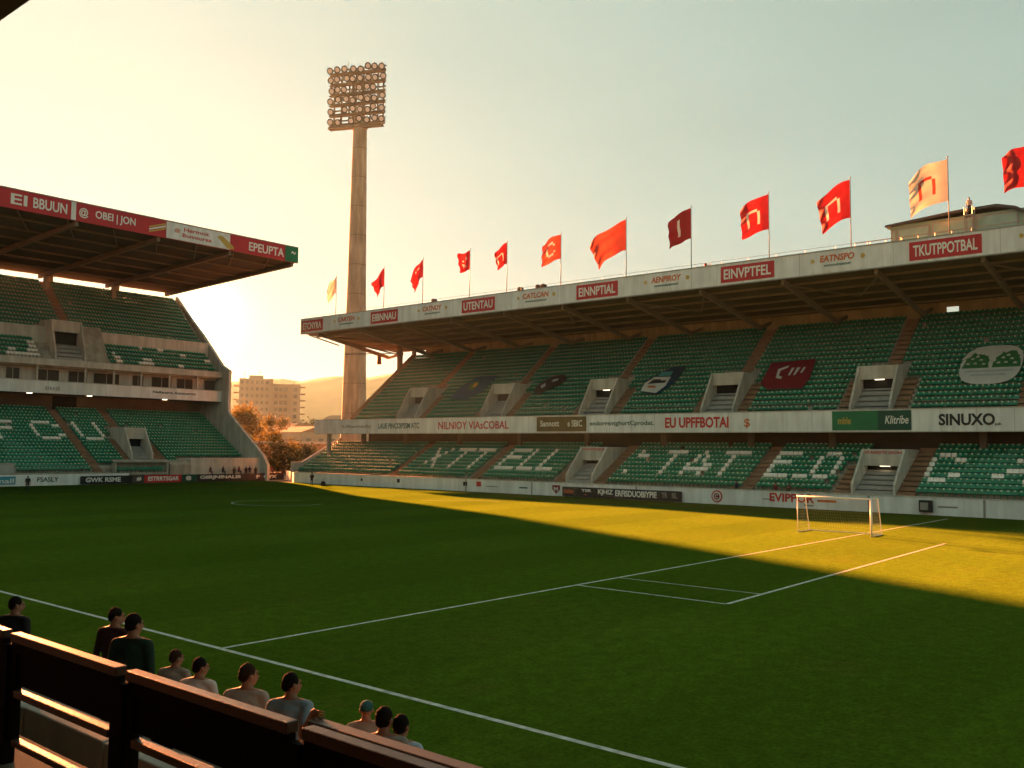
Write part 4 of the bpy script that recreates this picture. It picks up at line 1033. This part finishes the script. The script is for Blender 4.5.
def person(label, loc, yaw, pose, height, shirt, trousers=TROU, hair=HAIRD, skin=SKIN, vox=.014, group=None, sleeves='short', cap_m=None, turn=0, arm=None, lift=0, hold=None, cut=None):
    k = height / 1.75
    J = POSES[pose]
    def j(nm, sd=1):
        p = J[nm]; return Vector((p[0], p[1] * sd, p[2]))
    pel, che, nec, hd = j('pel'), j('che'), j('nec'), j('head')
    prim = []                       # (kind, p, q, r)
    mb = MB()
    # torso: stacked ellipses between pelvis and neck
    rings = [(-.12, .105, .145), (-.04, .125, .170), (.10, .115, .155), (.30, .115, .165), (.52, .126, .198), (.72, .124, .208), (.86, .108, .185), (.97, .066, .092), (1.05, .055, .06)]
    n = 20; vs = []
    ax = nec - pel
    for t, rx, ry in rings:
        c = pel + ax * t + (che - (pel + ax * .63)) * max(0, 1 - abs(t - .63) / .6)
        vs += [tuple(c + Vector((rx * math.cos(2 * math.pi * i / n), ry * math.sin(2 * math.pi * i / n), 0))) for i in range(n)]
    fs = [tuple(range(n))[::-1], tuple(range((len(rings) - 1) * n, len(rings) * n))]
    for r_ in range(len(rings) - 1): fs += [(r_ * n + i, r_ * n + (i + 1) % n, (r_ + 1) * n + (i + 1) % n, (r_ + 1) * n + i) for i in range(n)]
    mb.add(vs, fs)
    prim.append(('torso', pel, nec, .15))
    limbs = []
    hands = []
    for sd in (-1, 1):
        sh, el, wr = j('sh', sd), j('el', sd), j('wr', sd)
        if arm and arm[0] == sd:            # elbow and wrist given in world coordinates
            iv = lambda w: Matrix.Rotation(-yaw, 3, 'Z') @ (Vector(w) - Vector(loc)) / k
            el, wr = iv(arm[1]), iv(arm[2])
        cap(mb, sh, el, .066, .046); cap(mb, el, wr, .042, .029)
        cap(mb, nec + Vector((-.01, sd * .035, -.015)), sh + Vector((0, 0, .008)), .056, .062)
        prim += [('uarm', sh, el, .05), ('farm', el, wr, .036)]
        hd_ = (wr - el).normalized()
        if arm and arm[0] == sd and len(arm) > 3: hd_ = (Matrix.Rotation(-yaw, 3, 'Z') @ Vector(arm[3])).normalized()
        hands.append((wr, hd_, sd))
        hp, kn, an = j('hip', sd), j('kn', sd), j('an', sd)
        cap(mb, hp, kn, .088, .058); cap(mb, kn, an, .056, .04)
        cap(mb, an + Vector((-.03, 0, -.03)), an + Vector((.17, sd * .02, -.055)), .04, .034)
        prim += [('leg', hp, kn, .075), ('leg', kn, an, .05), ('foot', an + Vector((-.03, 0, -.04)), an + Vector((.17, sd * .02, -.055)), .045)]
    # head with jaw, nose, brow, ears
    def H(p):
        v = Vector(p); c, s_ = math.cos(turn), math.sin(turn)
        return hd + Vector((v.x * c - v.y * s_, v.x * s_ + v.y * c, v.z)) * 1.08
    cap(mb, nec + Vector((0, 0, -.04)), hd + Vector((-.02, 0, -.05)), .063, .057)
    mb.ell(H((-.008, 0, .025)), (.094, .076, .092), 16, 12)
    mb.ell(H((.022, 0, -.04)), (.066, .060, .072), 14, 10)
    mb.ell(H((.05, 0, -.082)), (.030, .030, .024), 10, 8)
    cap(mb, H((.082, 0, .006)), H((.104, 0, -.028)), .010, .016, 8)
    mb.ell(H((.076, 0, .026)), (.016, .046, .012), 10, 6)
    mb.ell(H((.080, 0, -.058)), (.014, .026, .011), 10, 6)
    for sd in (-1, 1): mb.ell(H((-.008, sd * .078, -.005)), (.022, .012, .034), 10, 8)
    prim.append(('head', H((-.02, 0, -.085)), hd + Vector((0, 0, .02)), .08))
    eyes = MB()
    for sd in (-1, 1): eyes.ell(H((.0745, sd * .031, .008)), (.0075, .009, .005), 8, 6)
    tmp = mb.build('person_tmp', SKIN, None, local=True)
    rm = tmp.modifiers.new('r', 'REMESH'); rm.mode = 'VOXEL'; rm.voxel_size = vox
    sm = tmp.modifiers.new('s', 'SMOOTH'); sm.factor = .5; sm.iterations = 3 if vox < .02 else 1
    dg = bpy.context.evaluated_depsgraph_get()
    me = bpy.data.meshes.new_from_object(tmp.evaluated_get(dg))
    bpy.data.objects.remove(tmp)
    V = [tuple(v.co) for v in me.vertices]; F = [tuple(p.vertices) for p in me.polygons]
    bpy.data.meshes.remove(me)
    def dseg(p, a, b):
        ab = b - a; t = max(0, min(1, (p - a).dot(ab) / max(1e-9, ab.length_squared))); return (p - a - ab * t).length, t
    MI = []
    for f in F:
        c = Vector((0, 0, 0))
        for i in f: c += Vector(V[i])
        c /= len(f)
        best = min(((dseg(c, a, b)[0] - r_, nm, dseg(c, a, b)[1]) for nm, a, b, r_ in prim), key=lambda q: q[0])
        nm, t = best[1], best[2]
        if nm == 'head' and c.z < nec.z + .012: nm, t = 'torso', .9
        if nm == 'head' or (nm == 'torso' and t > .99 and c.z > nec.z + .012): m_ = 0
        elif nm == 'torso': m_ = 1 if t > .02 else 2
        elif nm == 'uarm': m_ = 1 if (sleeves == 'long' or t < .72) else 0
        elif nm == 'farm': m_ = 1 if (sleeves == 'long' and t < .95) else 0
        elif nm == 'leg': m_ = 2
        else: m_ = 3
        if nm == 'leg' and c.z > pel.z + .05: m_ = 1
        MI.append(m_)
    out = MB(); out.add(V, F, MI)
    out.add(eyes.v, eyes.f, 4)
    for wr, dr, sd in hands:
        z_ = -dr; x_ = Vector((1, 0, 0)) - z_ * z_.x
        if x_.length < .2: x_ = Vector((0, 0, -1)) - z_ * (-z_.z)
        x_.normalize(); y_ = z_.cross(x_)
        out.add([tuple(wr + x_ * v[0] + y_ * (v[1] * -sd) + z_ * (v[2] + .015)) for v in HAND.v], HAND.f, 0)
    out.v = [(v[0] * k, v[1] * k, v[2] * k) for v in out.v]
    o = out.build('person', [skin, shirt, trousers, SHOE, EYE], None, smooth=True, local=True)
    o.location = loc; o.rotation_euler = (0, 0, yaw)
    tag(o, label, 'person', group)
    hm = MB()
    def rough(v): 
        p = Vector(v); e = .006 * noise.noise(p * 60) + .004 * noise.noise(p * 140); q = p - hd; return tuple(p + q.normalized() * e)
    if cap_m is None:
        hm.ell(H((-.018, 0, .036)), (.096, .084, .094), 28, 20, fn=rough); hm.ell(H((-.036, 0, .000)), (.066, .076, .070), 24, 16, fn=rough)
        hm.v = [(v[0] * k, v[1] * k, v[2] * k) for v in hm.v]; h_ = hm.build('hair', hair, o, smooth=True, local=True)
    else:
        hm.ell(H((-.012, 0, .045)), (.100, .086, .080), 20, 12); hm.prism([(.06, -.06), (.17, -.045), (.185, 0), (.17, .045), (.06, .06)], 'z', 0, .012)
        nb = len(hm.v) - 10
        for i in range(nb, len(hm.v)): hm.v[i] = tuple(H((hm.v[i][0], hm.v[i][1], hm.v[i][2] + .045)))
        hm.v = [(v[0] * k, v[1] * k, v[2] * k) for v in hm.v]; hm.build('cap', cap_m, o, smooth=False, local=True)
    return o

# ------------------------------------------------------------------ the near terrace we look from
nt_ = thing('spectator_terrace', (5, 5, 0), 'dark concrete terrace at the near touchline under the wooden fence', 'terrace')
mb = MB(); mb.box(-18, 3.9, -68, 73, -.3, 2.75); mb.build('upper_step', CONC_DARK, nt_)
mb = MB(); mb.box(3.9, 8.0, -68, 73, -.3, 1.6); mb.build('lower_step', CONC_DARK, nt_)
nr = thing('terrace_roof', (2, 6, 11.4), 'dark roof edge of the near terrace in the upper corner', 'roof')
mb = MB(); mb.prism([(-22, 14.5), (5.0, 11.38), (5.0, 14.2), (-22, 20)], 'y', -70, 75); mb.build('roof_deck', CONC_DARK, nr)  # front edge is real, unseen bulk enlarged to darken the near grass
for y in (-60, -20, 34, 70): mb = MB(); mb.box(-12.4, -12.0, y, y + .4, 0, 14); mb.build('column', CONC_DARK, nr)
mb = MB(); mb.box(-18.6, -18.2, -68, 73, 0, 14.6); mb.build('back_wall', CONC_DARK, nr)
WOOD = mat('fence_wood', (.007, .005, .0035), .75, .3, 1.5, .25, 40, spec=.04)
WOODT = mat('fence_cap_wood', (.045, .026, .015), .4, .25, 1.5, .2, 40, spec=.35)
fc = thing('wooden_fence', (3.5, 6, 2.75), 'dark wooden fence with framed panels and a lit cap rail in the foreground', 'fence')
FX = 3.5
def panel(a, b):
    pn_ = None
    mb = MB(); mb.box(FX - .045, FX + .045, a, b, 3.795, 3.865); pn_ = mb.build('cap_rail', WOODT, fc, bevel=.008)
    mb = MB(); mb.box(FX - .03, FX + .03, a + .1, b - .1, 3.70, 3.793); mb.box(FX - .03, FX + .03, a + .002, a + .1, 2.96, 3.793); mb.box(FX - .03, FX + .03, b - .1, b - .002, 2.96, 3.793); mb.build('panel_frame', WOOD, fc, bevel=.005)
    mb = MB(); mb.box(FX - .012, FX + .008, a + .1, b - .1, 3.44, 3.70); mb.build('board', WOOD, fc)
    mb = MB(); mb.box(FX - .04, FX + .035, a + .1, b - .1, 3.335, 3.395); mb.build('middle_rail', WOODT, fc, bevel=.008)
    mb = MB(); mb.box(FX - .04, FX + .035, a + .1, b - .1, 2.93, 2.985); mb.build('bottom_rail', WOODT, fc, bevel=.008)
for a, b in ((8.72, 10.7), (6.70, 8.56), (4.64, 6.56), (2.62, 4.50), (.6, 2.48)): panel(a, b)
for y in (8.64, 6.63, 4.57, 2.55): mb = MB(); mb.box(FX - .05, FX + .05, y - .055, y + .055, 2.75, 3.76); mb.build('post', WOOD, fc, bevel=.006)
hr = thing('wooden_handrail', (5.7, 4, 1.6), 'weathered timber handrail running beyond the fence to the right', 'handrail')
mb = MB(); mb.box(5.64, 5.79, .2, 7.26, 2.83, 2.915); mb.build('rail', WOODT, hr, bevel=.012)
for y in (.8, 3.0, 5.2, 7.0): mb = MB(); mb.box(5.67, 5.76, y, y + .1, 1.6, 2.828); mb.build('post', WOOD, hr)
BLK = mat('block_concrete', (.50, .46, .38), .88, .1, 2, .4, 18, stain=.2)
for i, (a, b, dz) in enumerate(((8.35, 9.9, 0), (9.93, 11.9, .01), (11.93, 13.8, 0), (7.95, 8.33, -.012), (6.0, 7.92, .008), (4.2, 5.97, 0))):
    mb = MB(); mb.box(5.0, 5.38, a, b, 1.6, 2.31 + dz)
    o = mb.build('concrete_block', BLK, None, bevel=.02)
    tag(o, ('long pale concrete block seen through the fence gap', 'pale concrete block next to the fence post at the left', 'pale concrete block at the far end of the row', 'short pale block between two long ones', 'pale block behind the glinting fence panel', 'pale block nearest the handrail posts')[i], 'concrete block', 'concrete blocks behind the fence')
bn = thing('bench', (6.45, 8, 1.6), 'dark plank bench under the seated spectators', 'bench')
mb = MB(); mb.box(6.28, 6.62, 4.6, 11.6, 2.02, 2.07); mb.build('seat', WOOD, bn)
for y in (4.9, 6.4, 7.9, 9.6, 11.2): mb = MB(); mb.box(6.32, 6.58, y, y + .08, 1.6, 2.018); mb.build('leg', WOOD, bn)

CH = dict(dark=cloth('black_shirt', (.012, .011, .012)), maroon=cloth('maroon_shirt', (.035, .012, .012)), green=cloth('dark_green_jacket', (.006, .03, .016)), beige=cloth('beige_shirt', (.30, .27, .22)), white=cloth('white_shirt', (.62, .58, .54)),
          pink=cloth('pale_pink_shirt', (.36, .33, .29)), grey=cloth('grey_blue_shirt', (.24, .33, .37)), stripe=cloth('striped_shirt', (.46, .54, .60)), teal=cloth('teal_cap', (.02, .12, .12)))
NEAR = 'spectators behind the near fence'
def near(px, py, X, pose):
    """the point at depth X whose crown of the head shows at px, py"""
    r = M3 @ Vector((px - 512, 384 - py, -FOC)); t = X / r.x
    return Vector((0, 0, CAM_H)) + r * t, 1.75
NP = [
    ('man in a black shirt at the left end behind the fence', 17, 596, 5.7, .5, dict(shirt=CH['dark'], hair=HAIRD, turn=-.7, sleeves='long')),
    ('man in a dark maroon sweater standing beside the one in dark green', 117, 607, 6.25, .45, dict(shirt=CH['maroon'], hair=HAIRD, turn=-.85, sleeves='long')),
    ('man in a dark green jacket seen from behind', 135, 613, 5.75, .55, dict(shirt=CH['green'], hair=HAIRD, turn=-.45, sleeves='long')),
    ('small figure in a beige shirt behind the fence cap', 177, 649, 6.7, .5, dict(shirt=CH['beige'], hair=HAIRB, turn=-.6)),
    ('dark haired figure in a white shirt between two beige shirts', 201, 657, 6.45, .5, dict(shirt=CH['white'], hair=HAIRD, turn=-.65)),
    ('man in a pale grey-beige shirt with cropped brown hair', 249, 663, 6.3, .55, dict(shirt=CH['pink'], hair=HAIRB, turn=-.7)),
    ('man in a grey blue t-shirt resting a hand on the handrail', 292, 672, 5.78, .6, dict(shirt=CH['grey'], hair=HAIRD, turn=-.75)),
    ('figure in a teal cap low behind the handrail', 366, 731, 6.9, .75, dict(shirt=CH['beige'], hair=HAIRD, cap_m=CH['teal'])),
    ('tall dark haired man in a beige collar beside the striped shirt', 385, 706, 6.35, .6, dict(shirt=CH['beige'], hair=HAIRD, turn=-.3)),
    ('dark haired boy in a pale striped shirt at the right end', 402, 714, 6.5, .5, dict(shirt=CH['stripe'], hair=HAIRD, turn=-.3)),
]
for lb, px, py, X, yaw, k in NP:
    top, full = near(px, py, X, 'stand')
    pose = 'stand'
    h = (top.z - 1.6) / full * 1.75
    if h < 1.56: pose = 'sit'; h = (top.z - 1.6) / 1.345 * 1.75
    h = max(1.5, min(1.92, h))
    hx = POSES[pose]['head'][0] * h / 1.75
    if 'grey blue' in lb: k['arm'] = (-1, (5.70, 7.40, 2.74), (5.74, 7.30, 2.965), (-.05, -1, -.12))
    person(lb, (top.x - hx * math.cos(yaw), top.y - hx * math.sin(yaw), 1.6), yaw, pose, h, group=NEAR, **k)

FAR = .03
FC = [cloth('far_dark_top', (.02, .018, .018)), cloth('far_brown_top', (.10, .05, .035)), cloth('far_navy_top', (.02, .025, .05)), cloth('far_pale_top', (.45, .40, .34)), cloth('far_red_top', (.16, .03, .025))]
person('lone figure in dark clothes standing on the grass before the white wall', (45.6, 110.1, 0), 4.5, 'stand', 1.82, FC[0], vox=FAR, skin=SKIN2)
person('figure in dark clothes at the sunlit edge of the grass beside a small bag', (81.0, 104.5, 0), .8, 'lean', 1.85, FC[0], vox=FAR, skin=SKIN2)
bg_ = MB(); bg_.prism([(82.1, 0), (82.7, 0), (82.65, .5), (82.5, .66), (82.3, .66), (82.15, .5)], 'y', 103.6, 103.95); bg_.tube((82.3, 103.77, .66), (82.4, 103.77, 1.0), .03); bg_.tube((82.5, 103.77, .66), (82.4, 103.77, 1.0), .03)
tag(bg_.build('bag', FC[0]), 'small dark bag on the grass beside the standing figure', 'bag')
sitters = [(82.4, 126.0, 'sit', 1, 'figure in brown sitting apart at the left of the photographers'), (84.6, 126.2, 'sit', 0, 'dark hunched figure second in the row behind the black board'), (86.2, 125.75, 'stand', 1, 'brown clad figure standing behind the end of the black board'), (87.2, 126.1, 'sit', 4, 'figure in a dark red top among the sitting people'),
           (88.2, 125.7, 'stand', 0, 'dark figure standing in the middle of the row'), (89.0, 126.0, 'sit', 2, 'figure in navy sitting beside the dark standing one'), (89.8, 125.6, 'stand', 1, 'brown clad figure just before the gap in the row'), (91.6, 125.8, 'sit', 3, 'figure in a pale top past the gap in the row'), (92.6, 125.6, 'sit', 4, 'dark red figure at the corner end of the row'), (95.2, 124.0, 'sit', 3, 'pale figure sitting at the corner beside the concrete end wall')]
for x, y, ps, ci, lb in sitters:
    x2 = 76 + (x - 82.4) * 1.05 + 2.6
    person(lb, (x2, y - .02, .95 if ps == 'sit' else .5), -1.6 + rng.uniform(-.4, .4), ps, 1.72, FC[ci], vox=FAR, group='people behind the corner boards', skin=SKIN2)
for y, z, ci, lb in ((43.9, 1.5, 2, 'figure in navy standing at the foot of the aisle stairs'), (39.7, 1.5, 4, 'figure in a red top in the front row above the wall'), (38.3, 1.5, 1, 'figure in brown in the front row above the wall')):
    person(lb, (87.45, y, .72), math.pi, 'stand', 1.7, FC[ci], vox=FAR, group='people along the front of the long stand', skin=SKIN2)
person('figure in a pale top standing high on the roof by the cabin', (92.6, 22.7, 27.55), math.pi, 'stand', 1.7, FC[3], vox=FAR, skin=SKIN2)
t = thing('camera_platform', (92.6, 22.7, 25), 'slim platform tower on the roof carrying a standing figure', 'platform')
mb = MB(); mb.box(92.2, 93.0, 22.3, 23.1, 27.45, 27.55); mb.build('deck', STEEL, t)
for dx, dy in ((-.35, -.35), (.35, -.35), (.35, .35), (-.35, .35)): mb = MB(); mb.tube((92.6 + dx, 22.7 + dy, 24.6), (92.6 + dx, 22.7 + dy, 28.3), .05, n=6); mb.build('leg', POLE, t)
t = thing('speaker_box', (86.2, 25.2, 0), 'small black box with a pale grille hung on the white wall', 'speaker')
mb = MB(); mb.box(86.1, 86.5, 24.7, 25.8, .25, 1.3); mb.build('housing', BLACKP, t, bevel=.05); mb = MB(); mb.box(86.05, 86.1, 25.0, 25.65, .45, 1.1); mb.build('grille', STEEL, t)

# ------------------------------------------------------------------ beyond the corner: trees, tower block, low houses
LEAF = mat('leaf_green', (.11, .085, .018), .7, .4, .8, transl=.42, col2=(.22, .17, .03))
BARK = mat('bark', (.09, .06, .035), .9, .2, 2, .4, 10)
def tree(name, label, x, y, h, w, seed, n=2600, leaf=.42, zb=.25, m=LEAF):
    t = thing(name, (x, y, 0), label, 'tree', 'trees beyond the corner')
    r = random.Random(seed)
    mb = MB(); mb.tube((x, y, -.1), (x, y, h * .4), .28, .18, 9)
    lobes = []
    for k in range(11):
        a = r.uniform(0, 6.28); q = r.uniform(.15, 1) ** .7; zz = h * r.uniform(zb + .1, .92); rad = w * .5 * (1 - abs(zz / h - .55) * .9)
        p = Vector((x + math.cos(a) * q * rad, y + math.sin(a) * q * rad, zz)); lobes.append((p, w * r.uniform(.13, .23)))
        mb.tube((x, y, h * r.uniform(.25, .4)), tuple(p), .10, .03, 6)
    mb.build('trunk', BARK, t)
    mb = MB()
    for i in range(n):
        p, rad = lobes[r.randrange(len(lobes))]
        v = Vector((r.gauss(0, 1), r.gauss(0, 1), r.gauss(0, .8))).normalized() * rad * r.uniform(.3, 1.4)
        c = p + v; nn = Vector((r.gauss(0, 1), r.gauss(0, 1), r.gauss(0, 1))).normalized(); a = nn.orthogonal().normalized(); b = nn.cross(a)
        s_ = leaf * r.uniform(.4, .95)
        mb.add([tuple(c + a * s_), tuple(c + b * s_ * .55), tuple(c - a * s_), tuple(c - b * s_ * .55)], [(0, 1, 2, 3)])
    mb.build('crown', m, t)
tree('leafy_tree', 'tall backlit golden tree between the two stands', 111, 168, 14.0, 11, 3, 3600, .45)
tree('leafy_tree', 'lower golden tree at the inner edge of the corner gap', 104.5, 157, 8.2, 8, 5, 2400, .4)
tree('leafy_tree', 'dense bush-like tree behind the concrete end wall', 112.5, 154, 6.6, 9, 8, 2600, .4, .05)
tree('leafy_tree', 'golden tree beside the low terrace houses', 127, 177, 12.0, 7, 11, 2200, .4)
tree('leafy_tree', 'low leafy tree in front of the mast foot', 120, 158, 6.4, 8, 14, 2200, .4, .05)
tree('leafy_tree', 'rounded tree half hidden behind the stepped white wall', 105, 176, 10.5, 9, 17, 2400, .4)
gw = thing('garden_wall', (120, 165, 0), 'long low pale wall running behind the corner trees', 'wall')
mb = MB(); mb.bar((108, 166, 6.2), (150, 150, 6.2), .5, .5); mb.build('coping', CONC_PALE, gw)
mb = MB(); mb.bar((108, 166, 3), (150, 150, 3), .4, 5.9); mb.build('wall', mat('garden_wall_render', (.36, .22, .11), .85, .15, .5), gw)

BW = mat('tower_render', (.40, .30, .20), .85, .1, .2)
ab = thing('apartment_building', (242, 343, 0), 'tall apartment block with stacked balconies beyond the corner', 'apartment block')
u = Vector((22.9, -16.15, 0)).normalized(); nf = Vector((-u.y, u.x, 0)); nf = nf if nf.y < 0 else -nf
o0 = Vector((230.6, 351.0, 0))
def ap(a, dep, z): return o0 + u * a - nf * dep + Vector((0, 0, z))
def abox(a0, a1, d0, d1, z0, z1, name, m, parent):
    mb = MB(); mb.prism([tuple(ap(a, d_, 0).xy) for a, d_ in ((a0, d0), (a1, d0), (a1, d1), (a0, d1))], 'z', z0, z1); return mb.build(name, m, parent)
abox(1.0, 14.5, 0, 14, 0, 34.6, 'wall', BW, ab); abox(14.5, 27.0, 1.2, 14, 0, 32.6, 'wall', BW, ab)
abox(5.0, 11, 3, 9, 34.6, 36.2, 'roof_house', BW, ab); abox(14.0, 15.2, -.5, 1.2, 0, 34.7, 'pilaster', BW, ab); abox(22.2, 23.0, .6, 1.2, 0, 32.6, 'pilaster', BW, ab)
WD2 = mat('tower_window_dark', (.08, .06, .045), .3, .2, 1, spec=.6)
rw = random.Random(9)
WD = mat('tower_window', (.17, .12, .08), .3, .2, 1, spec=.6)
for fl in range(11):
    z = 2.2 + fl * 2.95
    if fl > 1:
        abox(-1.3, 1.0, 1, 9, z - .35, z, 'balcony', BW, ab); abox(27.0, 29.2, 2, 9, z - .35, z, 'balcony', BW, ab)
        if fl < 10: abox(15.6, 21.9, -.1, 1.2, z - .3, z + .55, 'balcony', BW, ab)
    for a in (1.7, 3.8, 5.9, 8.0, 10.1, 12.2): abox(a, a + 1.1, -.08, -.01, z + .6, z + 2.1, 'window', WD2 if rw.random() < .3 else WD, ab)
    if fl < 10:
        for a in (15.9, 17.9, 19.9, 24.0): abox(a, a + 1.5, 1.12, 1.19, z + .6, z + 2.2, 'window', WD2 if rw.random() < .3 else WD, ab)
for a, d_, z0, h in ((3.0, 4, 34.6, 3.2), (9.5, 6, 36.2, 2.6), (19, 5, 32.6, 2.8), (24, 8, 32.6, 1.5)): mb = MB(); mb.tube(tuple(ap(a, d_, z0)), tuple(ap(a, d_, z0 + h)), .09, n=6); mb.bar(tuple(ap(a - .6, d_, z0 + h * .8)), tuple(ap(a + .6, d_, z0 + h * .8)), .08, .08); mb.build('antenna', STEEL, ab)
def house(label, x, y, w, dpt, h, rh):
    t = thing('low_house', (x, y, 0), label, 'house', 'low houses beyond the corner')
    mb = MB(); mb.box(x - w / 2, x + w / 2, y - dpt / 2, y + dpt / 2, 0, h); mb.build('wall', BW, t)
    mb = MB(); mb.prism([(x - w / 2 - .4, h), (x + w / 2 + .4, h), (x + w * .2, h + rh), (x - w * .2, h + rh)], 'y', y - dpt / 2 - .4, y + dpt / 2 + .4); mb.build('roof', mat('roof_tile', (.30, .16, .09), .85, .15, .5), t)
    for k in range(4): mb = MB(); a = x - w / 2 + (k + .4) * w / 4; mb.box(a, a + w / 10, y - dpt / 2 - .06, y - dpt / 2 - .01, h * .45, h * .8); mb.build('window', WD, t)
house('broad low house with a domed roof left of the mast', 238, 282, 26, 16, 13.5, 4)
house('pale low house below the domed roof', 196, 252, 20, 12, 10, 2)
house('low house in front of the apartment block', 205, 275, 12, 10, 11.5, 2)
for i, (x, y, h, w) in enumerate(((230, 300, 16, 12), (212, 262, 12, 10), (246, 270, 13, 12), (184, 262, 12, 11))):
    tree('leafy_tree', ('hazy tree at the foot of the apartment block', 'hazy small tree among the low houses', 'hazy tree beside the mast', 'hazy tree left of the pale low house')[i], x, y, h, w, 30 + i, 1500, .6)

# ------------------------------------------------------------------ the evening air
HZ = bpy.data.materials.new('evening_haze'); HZ.use_nodes = True
hn = HZ.node_tree; hn.nodes.clear()
pv = hn.nodes.new('ShaderNodeVolumePrincipled'); ho = hn.nodes.new('ShaderNodeOutputMaterial')
pv.inputs['Color'].default_value = (.50, .88, 1.0, 1); pv.inputs['Density'].default_value = .00008; pv.inputs['Anisotropy'].default_value = .6
hn.links.new(pv.outputs[0], ho.inputs['Volume'])
HZ.cycles.homogeneous_volume = True
mb = MB(); mb.box(-2650, 2650, -2650, 2650, -1.6, 160)
tag(mb.build('haze', HZ), None, None, None, 'stuff')
